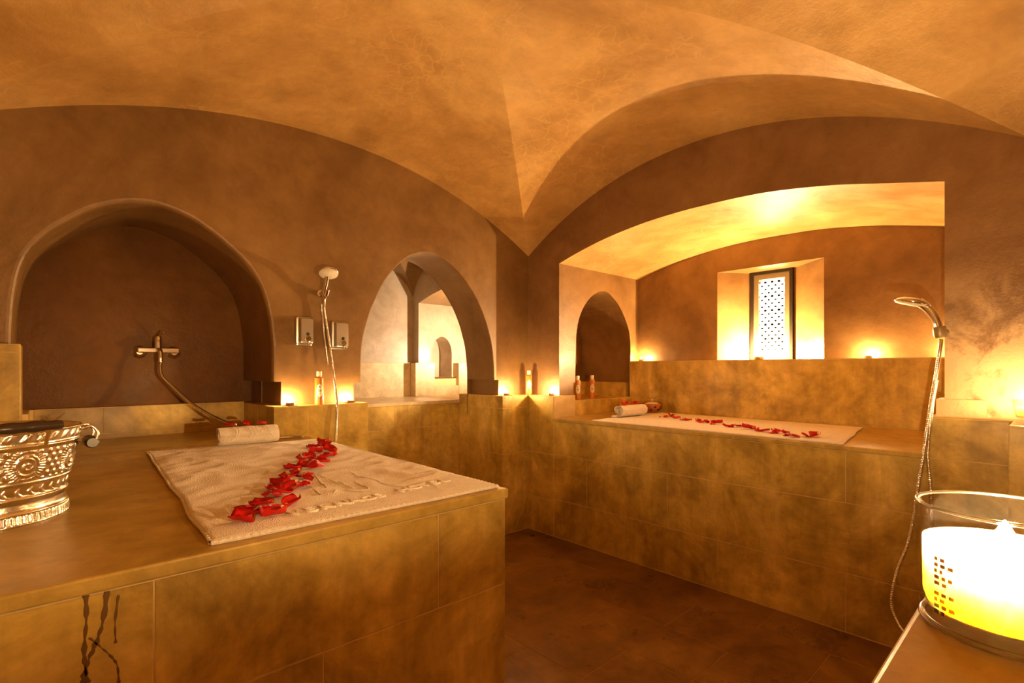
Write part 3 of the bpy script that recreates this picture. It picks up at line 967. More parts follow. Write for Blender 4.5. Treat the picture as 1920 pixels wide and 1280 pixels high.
def towel_z(top, x, y):
    best, bz = 1e9, BENCH + 0.01
    for r in top[::2]:
        for p in r[::2]:
            d = (p[0] - x) ** 2 + (p[1] - y) ** 2
            if d < best:
                best, bz = d, p[2]
    return bz


# embossed lettering and emblem on the front towel
def text_mesh(txt, size):
    cu = bpy.data.curves.new('lettering', 'FONT')
    cu.body = txt
    cu.size = size
    cu.extrude = 0.0022
    cu.bevel_depth = 0.0006
    cu.align_x = 'LEFT'
    o = bpy.data.objects.new('lettering', cu)
    COL.objects.link(o)
    dg = bpy.context.evaluated_depsgraph_get()
    me = bpy.data.meshes.new_from_object(o.evaluated_get(dg))
    COL.objects.unlink(o)
    bpy.data.objects.remove(o)
    return me


pa, pb = on_z(548, 966, BENCH + 0.012), on_z(845, 900, BENCH + 0.012)
words_ = 'VERNAGE HOTEL'
span = (pb - pa).length
adv = span / (len(words_) - 0.3)
dirx = (pb - pa).normalized()
rot = Matrix.Rotation(math.atan2(dirx.y, dirx.x), 4, 'Z')
for k, ch in enumerate(words_):
    if ch == ' ':
        continue
    me = text_mesh(ch, 0.050)
    me.materials.clear(); me.materials.append(M['towel'])
    p = pa + dirx * adv * k
    o = bpy.data.objects.new('embossed_letter', me)
    COL.objects.link(o)
    o.parent = tl
    o.matrix_local = Matrix.Translation(Vector((p.x, p.y, max(towel_z(tl_top, p.x + q_, p.y + w_) for q_ in (0.0, 0.015, 0.03) for w_ in (0.0, 0.015, 0.03)) + 0.0006)) - world_loc(tl)) @ rot


def emblem(pts, r=0.0016):
    P = [on_z(540 + x / 4.8, 860 + y / 4.8, BENCH + 0.012) for x, y in pts]
    P = smooth_path(P, 8)
    P = [Vector((p.x, p.y, towel_z(tl_top, p.x, p.y) + 0.0008)) for p in P]
    mb = MB().tube(P, r, 6)
    mb.build('embossed_emblem_line', 'towel', tl, smooth=True)


emblem([(230, 140), (300, 205), (350, 250)])
emblem([(215, 245), (255, 290), (310, 318), (370, 315), (420, 300), (440, 275)])
emblem([(270, 145), (400, 185), (520, 225), (590, 248)])
emblem([(520, 262), (620, 268), (725, 262), (680, 235), (600, 200)])
emblem([(560, 125), (680, 160), (800, 185), (850, 205), (960, 228), (1080, 235), (1180, 230), (1210, 200)])
emblem([(1215, 200), (1290, 220), (1350, 248)])


# rolled towels (axis along x)
def rolled(loc, length, r, label, script, rotz=0.0, tail_=False):
    t = thing('rolled_towel', loc, label, 'towel')
    t.rotation_euler = (0, 0, rotz)
    body = MB()
    turns, th = 3.3, 0.0105
    prof_ = []
    n_ = 130
    for i in range(n_ + 1):
        q = i / n_
        a = -math.pi / 2 + 0.35 - q * turns * 2 * math.pi
        rr = r - q * (r - 0.006)
        wob = 1 + 0.05 * math.sin(3 * a + 0.7) + 0.03 * math.sin(7 * a)
        prof_.append((rr * wob * math.cos(a) * 1.05, rr * wob * math.sin(a) * 0.93))
    zoff = -min(p[1] for p in prof_) + 0.001
    xs_ = [k / 14 for k in range(15)]
    rings = []
    for f in xs_:
        sag = 1 - 0.05 * (abs(2 * f - 1) ** 4) + 0.012 * math.sin(f * 17)
        rings.append([(-length / 2 + f * length + (0.004 * math.sin(i * 0.21) if f in (0.0, 1.0) else 0), p[0] * sag, p[1] * sag + zoff + 0.0105) for i, p in enumerate(prof_)])
    body.strip(rings)
    # inner face of the rolled cloth, so that it has thickness
    inner = []
    for f in xs_:
        inner.append([(-length / 2 + f * length, p[0] * 0.87, p[1] * 0.87 + zoff + 0.0105) for p in prof_])
    body.strip(inner)
    for k in (0, -1):
        body.strip([rings[k], inner[k]])
    body.build('cloth', 'towel', t, smooth=True, local=True, crease=math.radians(50))
    # loose tail of the roll lying in front
    if tail_:
        tail = MB()
        tail.box(-length / 2 - 0.012, length / 2, r * 0.2, r * 1.2, 0.0085, 0.0085 + th)
        to = tail.build('loose_end', 'towel', t, local=True)
        bv_ = to.modifiers.new('round', 'BEVEL'); bv_.width = 0.0045; bv_.segments = 2
    for pts in script:
        P = []
        for fx, ang in pts:
            P.append(Vector((-length / 2 + fx * length, -math.cos(ang) * r * 1.045, math.sin(ang) * r * 0.985 + zoff + 0.0105)))
        MB().tube(smooth_path(P, 6), 0.0016, 6).build('embossed_emblem_line', 'towel', t, smooth=True, local=True)
    return t


SCR = [[(0.22, 1.0), (0.27, 0.5), (0.25, 0.0), (0.18, -0.4)], [(0.30, 0.8), (0.31, 0.3), (0.27, -0.2)],
       [(0.44, 1.0), (0.5, 0.5), (0.52, 0.1), (0.46, -0.2)], [(0.52, 1.0), (0.55, 0.4), (0.6, -0.1), (0.66, -0.2), (0.7, 0.1)],
       [(0.78, 1.0), (0.81, 0.5), (0.85, 0.0), (0.92, -0.4)], [(0.60, 0.9), (0.62, 0.4), (0.66, 0.1), (0.70, 0.5)]]
rolled((0.640, 2.352, BENCH), 0.225, 0.0435, 'rolled white towel with embossed script on the front platform', SCR, rotz=-0.06)
rolled((2.915, 1.985, BENCH + 0.002), 0.27, 0.042, 'rolled white towel with its spiral end showing, on the alcove bench', [], rotz=-0.04, tail_=True)


# ------------------------------------------------------------------ rose petals
def petal_mesh(seed, cup, curl, w=0.05, l=0.055):
    rnd = random.Random(seed)
    nu, nv_ = 8, 8
    top = []
    ph1, ph2 = rnd.uniform(0, 6), rnd.uniform(0, 6)
    for j in range(nv_ + 1):
        v = j / nv_
        hw = w / 2 * (0.18 + 0.82 * math.sin(min(1, v * 1.25) * math.pi / 2) ** 0.8) * (1 - 0.55 * max(0, v - 0.72) ** 1.2 / 0.28 ** 1.2)
        row = []
        for i in range(nu + 1):
            u = -1 + 2 * i / nu
            x = u * hw
            y = (v - 0.5) * l - 0.10 * l * u * u * v
            z = cup * (u * u * 0.5) * w + curl * ((v - 0.4) ** 2) * l * 1.4 + 0.0022 * math.sin(5 * u + ph1) * v + 0.002 * math.sin(7 * v + ph2)
            row.append((x, y, z))
        top.append(row)
    zmin = min(p[2] for r in top for p in r)
    top = [[(p[0], p[1], p[2] - zmin + 0.0012) for p in r] for r in top]
    bot = [[(p[0], p[1], p[2] - 0.0007) for p in r] for r in top]
    mb = MB().strip(top).strip(bot)
    edge = top[0] + [r[-1] for r in top[1:]] + top[-1][-2::-1] + [r[0] for r in top[-2:0:-1]]
    edgeb = bot[0] + [r[-1] for r in bot[1:]] + bot[-1][-2::-1] + [r[0] for r in bot[-2:0:-1]]
    mb.strip([edge, edgeb], closed=True)
    me = bpy.data.meshes.new('rose_petal')
    me.from_pydata(mb.v, [], mb.f)
    bm = bmesh.new(); bm.from_mesh(me)
    bmesh.ops.remove_doubles(bm, verts=bm.verts, dist=1e-6)
    bmesh.ops.recalc_face_normals(bm, faces=bm.faces)
    bm.to_mesh(me); bm.free()
    me.polygons.foreach_set('use_smooth', [True] * len(me.polygons))
    me.materials.append(M['petal'])
    tip = MB().add([(top[0][i][0] * 0.9, top[0][i][1] + 0.001, top[0][i][2] + 0.0004) for i in range(9)] + [(top[1][i][0] * 0.8, top[1][i][1], top[1][i][2] + 0.0005) for i in range(9)], [(i, i + 1, i + 10, i + 9) for i in range(8)])
    mt = bpy.data.meshes.new('petal_base')
    mt.from_pydata(tip.v, [], tip.f)
    mt.materials.append(M['petal_pale'])
    return me, mt


KINDS = [petal_mesh(1, 0.30, 0.28, 0.046, 0.05), petal_mesh(2, 0.5, 0.2, 0.040, 0.05), petal_mesh(3, 0.15, 0.5, 0.046, 0.046), petal_mesh(4, -0.38, -0.25, 0.046, 0.05), petal_mesh(5, 0.6, 0.3, 0.042, 0.056)]
prnd = random.Random(11)


def petal(p, kind, rot, scale, label, group, tilt=(0, 0)):
    me, mt = KINDS[kind]
    o = bpy.data.objects.new('rose_petal', me)
    COL.objects.link(o)
    o.location = p
    o.scale = (scale,) * 3
    o.rotation_euler = (tilt[0], tilt[1], rot)
    tag(o, label, 'petal', group)
    b = bpy.data.objects.new('petal_base', mt)
    COL.objects.link(b)
    b.parent = o
    return o


LEFT = [(150, 1120, 4, 0.5, 1.0), (220, 960, 0, 2.4, .95), (320, 1020, 1, 1.2, .7), (500, 985, 3, -1.2, .95), (560, 1055, 4, 1.9, .9), (410, 890, 0, 0.7, 1.0), (700, 810, 2, 1.5, 1.0), (540, 780, 3, 2.7, .95), (770, 885, 4, -0.9, .85),
        (590, 690, 0, 0.3, 1.0), (770, 735, 1, 2.0, .95), (640, 600, 3, 1.0, .9), (745, 585, 0, -0.5, 1.05), (940, 655, 3, 0.1, 1.0), (950, 555, 2, 2.6, 1.05), (815, 690, 1, 1.6, .9), (800, 430, 0, 0.6, 1.1), (840, 500, 1, 2.2, .8),
        (985, 605, 1, 0.2, .75), (985, 425, 4, 1.1, 1.0), (1085, 455, 3, 2.9, 1.05), (940, 345, 1, -0.4, 1.1), (1135, 375, 0, 1.4, 1.15), (1015, 290, 2, 0.2, .95), (1090, 240, 4, 2.1, 1.1), (1075, 165, 0, 0.9, 1.05), (1195, 150, 2, -0.8, 1.15),
        (1255, 215, 4, 0.5, 1.05), (1215, 300, 1, 1.7, .95), (1285, 268, 0, 2.5, 1.0), (1150, 200, 3, 0.0, .9), (1185, 112, 1, 1.2, .95)]
for n_, (zx, zy, kd, rt, scl) in enumerate(LEFT):
    p = on_z(430 + zx / 6.738, 810 + (zy + 8) / 6.738, BENCH + 0.016)
    p.z = towel_z(tl_top, p.x, p.y) + 0.0026 + (0.008 if n_ in (6, 10, 18, 20, 12) else 0.0)
    if n_ == 0:
        lab = 'largest red rose petal, at the near end of the trail on the front towel'
    elif n_ == len(LEFT) - 1:
        lab = 'red rose petal at the far end of the trail on the front towel'
    else:
        lab = 'one of the red rose petals in the trail across the front towel'
    petal(p, kd, rt, scl * 1.2, lab, 'rose petals trailing across the front towel', tilt=(prnd.uniform(-0.14, 0.14), prnd.uniform(-0.14, 0.14)))
RIGHT = [(40, 103, 1, 0, .35), (95, 102, 0, 1, .7), (138, 96, 4, 2, 1.0), (190, 114, 3, .6, .9), (255, 134, 2, 1.9, .95), (300, 132, 0, .2, .8), (388, 146, 1, 2.4, .9), (420, 152, 3, .4, .6), (470, 153, 2, 1.2, .8), (565, 162, 4, .9, 1.1), (520, 166, 3, 2.2, .6), (650, 190, 1, .1, .8), (705, 190, 0, 1.5, .95), (765, 190, 2, 2.8, .95), (850, 208, 4, .7, 1.1), (920, 222, 1, 1.8, .85), (990, 232, 0, .3, 1.1), (1105, 245, 4, 2.3, 1.05), (1070, 250, 3, 1.2, .6), (1190, 248, 1, .9, .8), (1215, 268, 3, 1.6, .8), (1275, 283, 0, 2.7, 1.0), (1385, 281, 2, .5, .9), (1465, 280, 4, 1.3, 1.05), (1220, 268, 2, 1.9, .5)]
for n_, (zx, zy, kd, rt, scl) in enumerate(RIGHT):
    p = on_z(1230 + zx / 4.923, 760 + zy / 4.923, BENCH + 0.013)
    p.z = towel_z(tr_top, p.x, p.y) + 0.0012
    if n_ == 0:
        lab = 'tiny dark scrap of rose petal near the orange bowl on the bench towel'
    elif n_ == 23:
        lab = 'red rose petal ending the trail on the bench towel, nearest the hand shower'
    else:
        lab = 'one of the red rose petals in the trail along the alcove bench towel'
    petal(p, kd, rt, scl * 1.15, lab, 'rose petals trailing along the bench towel', tilt=(prnd.uniform(-0.25, 0.25), prnd.uniform(-0.25, 0.25)))
rt_ = 'rose petals lying on the rolled front towel'
ztop1 = BENCH + 0.096
for (x, y, kd, rr, lab) in ((0.572, 2.352, 3, 1.6, 'leftmost red petal on top of the rolled front towel'), (0.628, 2.348, 4, 0.4, 'middle red petal, standing up on the rolled front towel'), (0.690, 2.342, 0, 2.0, 'rightmost red petal on top of the rolled front towel')):
    petal((x, y, ztop1 - 0.004), kd, rr, 0.9, lab, rt_, tilt=(0.15, 0.2))
for (x, y, kd, rr, lab) in ((2.83, 1.985, 0, 0.3, 'bright red petal at the spiral end on the rolled bench towel'), (2.875, 1.99, 4, 1.7, 'red petal in the middle of the pile on the rolled bench towel'), (2.965, 1.985, 2, 2.6, 'dark red petal nearest the orange bowl on the rolled bench towel')):
    petal((x, y, BENCH + 0.094), kd, rr, 0.95, lab, 'rose petals lying on the rolled bench towel', tilt=(0.3, -0.2))

# ------------------------------------------------------------------ silver bucket
BC = Vector((-0.105, 1.608, BENCH))
bk = thing('silver_bucket', BC, 'embossed silver bucket with dark handles at the edge of the front platform', 'bucket')
PROF = [(0.0, 0.150), (0.004, 0.151), (0.006, 0.149), (0.022, 0.147), (0.026, 0.149), (0.029, 0.146), (0.034, 0.1445), (0.043, 0.1435), (0.050, 0.1435), (0.053, 0.147), (0.057, 0.149), (0.060, 0.146), (0.066, 0.145), (0.080, 0.1455), (0.085, 0.149), (0.089, 0.1545), (0.092, 0.153), (0.10, 0.154), (0.14, 0.161), (0.160, 0.1645), (0.164, 0.168), (0.168, 0.170), (0.172, 0.168), (0.176, 0.168), (0.194, 0.170), (0.197, 0.173), (0.200, 0.173)]


def prof_r(z):
    for (z0, r0), (z1, r1) in zip(PROF, PROF[1:]):
        if z0 <= z <= z1:
            return r0 + (r1 - r0) * (z - z0) / (z1 - z0)
    return PROF[-1][1]


def relief(a, z):
    d = 0.0
    if 0.006 < z < 0.022:
        d += 0.0022 * max(0, math.sin(a * 90)) ** 0.6
    elif 0.061 < z < 0.083:
        k = (z - 0.061) / 0.022
        d += 0.0026 * max(0, math.sin(a * 40 + 2.2 * math.sin(k * math.pi) * 1.2)) ** 0.7 * math.sin(k * math.pi) ** 0.5
    elif 0.176 < z < 0.194:
        k = (z - 0.176) / 0.018
        d += 0.0028 * max(0, math.sin(a * 38 - 2.5 * k)) ** 0.7 * math.sin(k * math.pi) ** 0.5
    elif 0.093 < z < 0.16:
        m_ = 9
        s = (a * m_ / (2 * math.pi)) % 1.0 - 0.5
        x = s * 2 * math.pi / m_ * 0.16
        y = z - 0.1265
        rr = math.hypot(x, y)
        th_ = math.atan2(y, x)
        fade = min(1, (z - 0.093) / 0.004, (0.16 - z) / 0.004)
        if rr < 0.0195:
            d += 0.0012 + 0.0022 * max(0, math.cos(rr * 520 - th_ * 1.0)) ** 2
            d += 0.0018 * max(0, math.sin(th_ * 6)) * (1 if rr < 0.006 else 0)
        elif rr < 0.022:
            d += 0.0034
        elif rr < 0.036:
            d += 0.0030 * max(0, math.sin(th_ * 34)) ** 0.6 * math.sin((rr - 0.022) / 0.014 * math.pi) ** 0.4
        else:
            d += 0.0026 * max(0, math.sin(x * 330) * math.sin(y * 260 + 1)) ** 0.6
        d *= fade
    return d


zs = [PROF[0][0]]
while zs[-1] < 0.2:
    zs.append(zs[-1] + 0.0016)
zs[-1] = 0.2
SEG = 420
body = MB()
rings = []
for z in zs:
    r0 = prof_r(z)
    rings.append([((r0 + relief(2 * math.pi * k / SEG, z)) * math.cos(2 * math.pi * k / SEG), (r0 + relief(2 * math.pi * k / SEG, z)) * math.sin(2 * math.pi * k / SEG), z) for k in range(SEG)])
for (r, z) in ((0.1705, 0.2005), (0.168, 0.198), (0.160, 0.15), (0.148, 0.09), (0.142, 0.03), (0.01, 0.025)):
    rings.append([(r * math.cos(2 * math.pi * k / SEG), r * math.sin(2 * math.pi * k / SEG), z) for k in range(SEG)])
body.strip(rings, closed=True)
bo = body.build('body', 'silver', bk, smooth=True, local=True, fix=False)
# added dark disc, its colour standing in for the shade inside the bucket
MB().lathe([(0.162, 0.168), (0.08, 0.171), (0.001, 0.172)], 40, cap=False).build('inner_shade_disc', 'dark_wood', bk, smooth=True, local=True)


def handle(ang, z):
    ca, sa_ = math.cos(ang), math.sin(ang)
    rad, tan = Vector((ca, sa_, 0)), Vector((-sa_, ca, 0))
    c = rad * 0.171 + Vector((0, 0, z))
    e = 0.042
    for s in (-1, 1):
        mt = MB()
        mt.tube(smooth_path([c + tan * e * s + Vector((0, 0, -0.028)), c + tan * e * s + rad * 0.006 + Vector((0, 0, -0.01)), c + tan * e * s + rad * 0.014 + Vector((0, 0, 0.006)), c + tan * e * s * 1.0 + rad * 0.016 + Vector((0, 0, 0.016))], 5), 0.0045, 8)
        mt.lathe([(0.009, -0.003), (0.0095, 0.003)], 14, centre=c + tan * (e + 0.004) * s + rad * 0.016 + Vector((0, 0, 0.014)), axis=tan)
        mt.build('handle_bracket', 'silver', bk, smooth=True, local=True, crease=math.radians(40))
    g = MB()
    cc = c + rad * 0.016 + Vector((0, 0, 0.014))
    n_ = 14
    g.tube([cc + tan * e * 1.5 * (-1 + 2 * k / n_) for k in range(n_ + 1)], lambda k: 0.0115 - 0.003 * abs(-1 + 2 * k / n_) ** 3 + 0.001 * math.cos(k * 1.4), 14)
    g.build('handle_grip', 'dark_wood', bk, smooth=True, local=True, crease=math.radians(40))


handle(math.radians(-66), 0.196)
# side handle, hanging: ring with a dark roller
a_ = math.radians(4)
rad = Vector((math.cos(a_), math.sin(a_), 0)); tan = Vector((-math.sin(a_), math.cos(a_), 0))
c0 = rad * 0.170 + Vector((0, 0, 0.186))
for s in (-1, 1):
    mt = MB()
    mt.tube(smooth_path([c0 + tan * 0.03 * s, c0 + tan * 0.032 * s + rad * 0.018 + Vector((0, 0, 0.006)), c0 + tan * 0.032 * s + rad * 0.03 + Vector((0, 0, -0.012)), c0 + tan * 0.032 * s + rad * 0.024 + Vector((0, 0, -0.034))], 6), 0.0035, 8)
    mt.build('handle_bracket', 'silver', bk, smooth=True, local=True)
g = MB()
n_ = 14
c1 = c0 + rad * 0.02 + Vector((0, 0, -0.034))
g.tube([c1 + tan * 0.036 * (-1 + 2 * k / n_) for k in range(n_ + 1)], lambda k: 0.015 - 0.004 * abs(-1 + 2 * k / n_) ** 4, 16)
g.build('handle_grip', 'dark_wood', bk, smooth=True, local=True, crease=math.radians(40))

# little cellophane wrapped parcel in the bucket
pc = Vector((0.012, 1.625, BENCH + 0.172))
pk = thing('wrapped_parcel', pc, 'small cellophane-wrapped parcel with a gathered top inside the silver bucket', 'parcel')
MB().lathe([(0.004, 0.0), (0.022, 0.001), (0.026, 0.008), (0.022, 0.018), (0.006, 0.026)], 18).build('soap', 'cream', pk, smooth=True, local=True)
cel = MB()
rp = random.Random(5)
for k in range(11):
    a = 2 * math.pi * k / 11 + rp.uniform(-0.2, 0.2)
    d = Vector((math.cos(a), math.sin(a), 0)); s = Vector((-math.sin(a), math.cos(a), 0))
    ln = rp.uniform(0.018, 0.032)
    b0 = Vector((0, 0, 0.026))
    p1 = b0 + d * ln * 0.35 + Vector((0, 0, ln * 0.5)); p2 = b0 + d * ln * 0.9 + Vector((0, 0, ln * rp.uniform(0.5, 0.95)))
    w = rp.uniform(0.005, 0.011)
    cel.add([b0 - s * 0.002, b0 + s * 0.002, p1 - s * w + d * 0.002, p1, p1 + s * w + d * 0.003, p2 - s * w * 1.3, p2 + Vector((0, 0, 0.005)), p2 + s * w * 1.2], [(0, 1, 4, 3), (0, 3, 2), (2, 3, 6, 5), (3, 4, 7, 6)])
cel.build('gathered_cellophane', 'film', pk, local=True, fix=False)
MB().tube([Vector((0.005 * math.cos(a), 0.005 * math.sin(a), 0.027)) for a in [k * math.pi / 8 for k in range(17)]], 0.0014, 6).build('ribbon', 'cream', pk, local=True)


# ------------------------------------------------------------------ bottles
def bottle(loc, label, mat='amber'):
    b = thing('shampoo_bottle', loc, label, 'bottle', 'slim bottles with pale caps')
    MB().lathe([(0.0205, 0), (0.0222, 0.002), (0.0225, 0.006), (0.0225, 0.132), (0.0215, 0.138), (0.017, 0.1405), (0.0125, 0.1415)], 28).build('body', mat, b, smooth=True, local=True, crease=math.radians(50))
    MB().lathe([(0.0130, 0.141), (0.0135, 0.142), (0.0135, 0.169), (0.0128, 0.1715), (0.001, 0.1725)], 24).build('cap', 'cream', b, smooth=True, local=True, crease=math.radians(50))
    face = math.atan2(-loc[1], -loc[0]) + 0.12
    lb = MB()
    rows = []
    for j in range(11):
        v = -1 + 2 * j / 10
        hw = math.sqrt(max(0, 1 - v * v)) * 0.72 + 0.01
        rows.append([(0.0229 * math.cos(face + hw * (-1 + i / 4)), 0.0229 * math.sin(face + hw * (-1 + i / 4)), 0.073 + v * 0.034) for i in range(9)])
    lb.strip(rows)
    l = lb.build('label', 'label', b, smooth=True, local=True)
    ink = MB()
    for (zc, w, h) in ((0.092, 0.10, 0.007), (0.078, 0.36, 0.0016), (0.072, 0.42, 0.0028), (0.066, 0.30, 0.0016), (0.058, 0.16, 0.0014)):
        rows = [[(0.0232 * math.cos(face + w * (-1 + i / 2)), 0.0232 * math.sin(face + w * (-1 + i / 2)), zc + s * h / 2) for i in range(5)] for s in (-1, 1)]
        ink.strip(rows)
    ink.build('print', 'ink', l, local=True)
    return b


bottle((1.052, 2.622, LEDGE), 'slim pale-capped bottle on the ledge below the soap dispensers')
bottle((2.552, 2.598, LEDGE), 'slim pale-capped bottle in the room corner between two tealights')
bottle((2.86, 2.405, 0.907), 'slim amber bottle in the pointed niche, nearer the room corner')
bottle((3.07, 2.44, 0.907), 'slim amber bottle in the pointed niche, farther into the alcove')
# lime in the pointed niche
lm = tag(MB().lathe([(0.0006, 0), (0.008, 0.001), (0.0125, 0.006), (0.0135, 0.013), (0.012, 0.02), (0.007, 0.0255), (0.003, 0.0275), (0.0006, 0.0285)], 18, centre=(3.31, 2.43, 0.907)).build('lime', 'lime', None, smooth=True), 'small yellow green fruit on the sill of the pointed niche', 'fruit')

# orange bowl wrapped in cellophane
bc = Vector((3.295, 2.062, BENCH + 0.0105))
bw = thing('gift_bowl', bc, 'small orange patterned bowl in gathered cellophane behind the rolled towel', 'bowl')
MB().lathe([(0.036, 0), (0.038, 0.004), (0.052, 0.014), (0.064, 0.036), (0.068, 0.062), (0.066, 0.064), (0.060, 0.040), (0.001, 0.014)], 32, cap=False).build('bowl', 'bowl', bw, smooth=True, local=True)
rp = random.Random(21)
sp = MB()
for k in range(14):
    a = 2 * math.pi * k / 14
    z = 0.022 + 0.02 * (k % 2)
    r = 0.0605 if k % 2 == 0 else 0.0665
    sp.lathe([(0.0085, -0.002), (0.0085, 0.0015)], 12, centre=(r * math.cos(a) * 0.985, r * math.sin(a) * 0.985, z), axis=(math.cos(a), math.sin(a), -0.2))
sp.build('dark_dots', 'rubber', bw, local=True)
fil = MB().lathe([(0.001, 0.075), (0.03, 0.072), (0.058, 0.058)], 20, cap=False)
fil.build('filling', 'cream', bw, smooth=True, local=True)
cel = MB()
rings = []
for (r, z) in ((0.040, 0.0), (0.07, 0.03), (0.074, 0.06), (0.05, 0.078), (0.018, 0.086), (0.010, 0.09), (0.02, 0.1), (0.034, 0.112)):
    rings.append([(r * (1 + 0.10 * math.sin(9 * a + z * 60)) * math.cos(a), r * (1 + 0.10 * math.sin(9 * a + z * 60)) * math.sin(a), z + 0.0007 + (0.008 * math.sin(5 * a) if z > 0.105 else 0)) for a in [2 * math.pi * k / 36 for k in range(36)]])
cel.strip(rings, closed=True)
cel.build('cellophane', 'film', bw, local=True, smooth=True, fix=False)
MB().lathe([(0.011, 0.086), (0.013, 0.089), (0.011, 0.093)], 16).build('tie', 'cream', bw, smooth=True, local=True)


# ------------------------------------------------------------------ soap dispensers
def rounded_plate(x0, x1, z0, z1, y, r):
    pts = []
    for (cx, cz, a0_) in ((x1 - r, z1 - r, 0), (x0 + r, z1 - r, 90), (x0 + r, z0 + r, 180), (x1 - r, z0 + r, 270)):
        for k in range(6):
            a = math.radians(a0_ + 18 * k)
            pts.append((cx + r * math.cos(a), y, cz + r * math.sin(a)))
    return pts


def dispenser(x0, x1, z0, z1, label):
    d = thing('soap_dispenser', ((x0 + x1) / 2, YU, z0), label, 'dispenser')
    body = MB()
    y = YU
    rings = [rounded_plate(x0, x1, z0, z1, y, 0.014), rounded_plate(x0, x1, z0, z1, y - 0.02, 0.014), rounded_plate(x0 + 0.004, x1 - 0.004, z0 + 0.004, z1 - 0.004, y - 0.026, 0.012),
             rounded_plate(x0 + 0.012, x1 - 0.008, z0 + 0.01, z1 - 0.008, y - 0.028, 0.010), rounded_plate(x0 + 0.014, x1 - 0.009, z0 + 0.012, z1 - 0.01, y - 0.050, 0.010), rounded_plate(x0 + 0.018, x1 - 0.013, z0 + 0.016, z1 - 0.014, y - 0.055, 0.009)]
    body.strip(rings, closed=True)
    n_ = len(rings[0])
    body.f.append(tuple(range(len(body.v) - n_, len(body.v))))
    body.build('steel_body', 'steel', d, smooth=True, crease=math.radians(35))
    xc = (x0 + x1) / 2 + 0.006
    MB().lathe([(0.0085, 0), (0.0085, 0.003), (0.007, 0.004)], 18, centre=(xc, y - 0.054, z0 + 0.056), axis=(0, -1, 0)).build('sight_glass', 'rubber', d, smooth=True, crease=0.6)
    b = MB().lathe([(0.015, 0), (0.015, 0.009), (0.012, 0.012)], 20, centre=(xc, y - 0.054, z0 + 0.032), axis=(0, -1, 0)).build('push_button', 'chrome', d, smooth=True, crease=0.6)
    MB().tube(smooth_path([(xc, y - 0.045, z0 + 0.022), (xc, y - 0.056, z0 + 0.014), (xc, y - 0.058, z0 + 0.002)], 5), 0.004, 8).build('spout', 'chrome', d, smooth=True)
    return d


dispenser(0.937, 1.027, 1.25, 1.398, 'steel soap dispenser between the big niche and the shower hose')
dispenser(1.122, 1.214, 1.234, 1.386, 'steel soap dispenser between the shower hose and the passage arch')


# ------------------------------------------------------------------ showers and mixer
def ribbed(mb, pts, r=0.0075, pitch=0.0075, seg=8):
    P = smooth_path(pts, 10)
    fine = [P[0]]
    for a, b in zip(P, P[1:]):
        n_ = max(1, round((b - a).length / (pitch / 3)))
        fine += [a.lerp(b, (k + 1) / n_) for k in range(n_)]
    mb.tube(fine, lambda i: r * (1.0 if i % 3 else 0.8), seg)
    return mb


hs = thing('hand_shower', (1.075, YU, 1.53), 'chrome hand shower hung on the wall between the two soap dispensers', 'shower')
bk_c = Vector((1.078, 2.625, 1.525))
MB().lathe([(0.02, 0), (0.02, 0.006), (0.012, 0.01), (0.012, 0.045)], 18, centre=(1.075, YU, 1.525), axis=(0, -1, 0)).lathe([(0.017, -0.016), (0.0185, -0.01), (0.0185, 0.016), (0.017, 0.018)], 18, centre=(1.079, 2.605, 1.528), axis=(0.08, -0.45, 1)).build('wall_bracket', 'chrome', hs, smooth=True, crease=0.6)
hn = Vector((-0.16, -0.42, -0.88)).normalized()
hc = on_y(616, 510, 2.53)
P = smooth_path([(1.079, 2.615, 1.50), on_y(607, 547, 2.60), on_y(611, 530, 2.575), hc + Vector((0, 0.02, -0.004))], 8)
MB().tube(P, lambda i: 0.0105 + 0.0035 * (i / len(P)), 12).build('handle', 'chrome', hs, smooth=True)
hd = MB().lathe([(0.008, -0.012), (0.03, -0.009), (0.047, -0.002), (0.050, 0.006), (0.047, 0.010)], 32, centre=hc, axis=hn).build('shower_head', 'chrome', hs, smooth=True)
MB().lathe([(0.046, 0.009), (0.0455, 0.0115), (0.001, 0.0125)], 32, centre=hc, axis=hn, cap=False).build('spray_plate', 'spray', hd, smooth=True, local=False)
ribbed(MB(), [(1.079, 2.616, 1.502), (1.078, 2.62, 1.44), (1.088, 2.615, 1.36), (1.105, 2.605, 1.22), (1.118, 2.59, 1.08), (1.124, 2.57, 0.96), (1.118, 2.562, 0.86), (1.112, 2.56, 0.70), (1.112, 2.56, 0.45), (1.10, 2.55, 0.25), (1.05, 2.52, 0.12)]).build('hose', 'chrome', hs, smooth=True)
ribbed(MB(), [(1.068, 2.63, 1.47), (1.082, 2.635, 1.32), (1.103, 2.635, 1.15)], 0.0045, 0.006).build('second_hose_loop', 'chrome', hs, smooth=True)

# thermostatic mixer in the niche
mx = thing('shower_mixer', (0.42, 3.15, 1.20), 'chrome single-lever shower mixer with hose on the dark niche wall', 'faucet')
zb_ = 1.222
for x in (0.352, 0.497):
    MB().lathe([(0.032, 0), (0.032, 0.004), (0.022, 0.012), (0.014, 0.03)], 24, centre=(x, 3.15, zb_ - 0.008), axis=(0, -1, 0)).build('wall_flange', 'chrome', mx, smooth=True, crease=0.6)
br = MB().box(0.338, 0.515, 3.085, 3.118, zb_ - 0.013, zb_ + 0.013).build('mixer_bar', 'chrome', mx)
bv = br.modifiers.new('round', 'BEVEL'); bv.width = 0.006; bv.segments = 3
MB().lathe([(0.0165, 0), (0.0165, 0.03), (0.0175, 0.031), (0.0175, 0.052), (0.015, 0.058)], 22, centre=(0.424, 3.10, zb_ + 0.012)).build('cartridge', 'chrome', mx, smooth=True, crease=0.6)
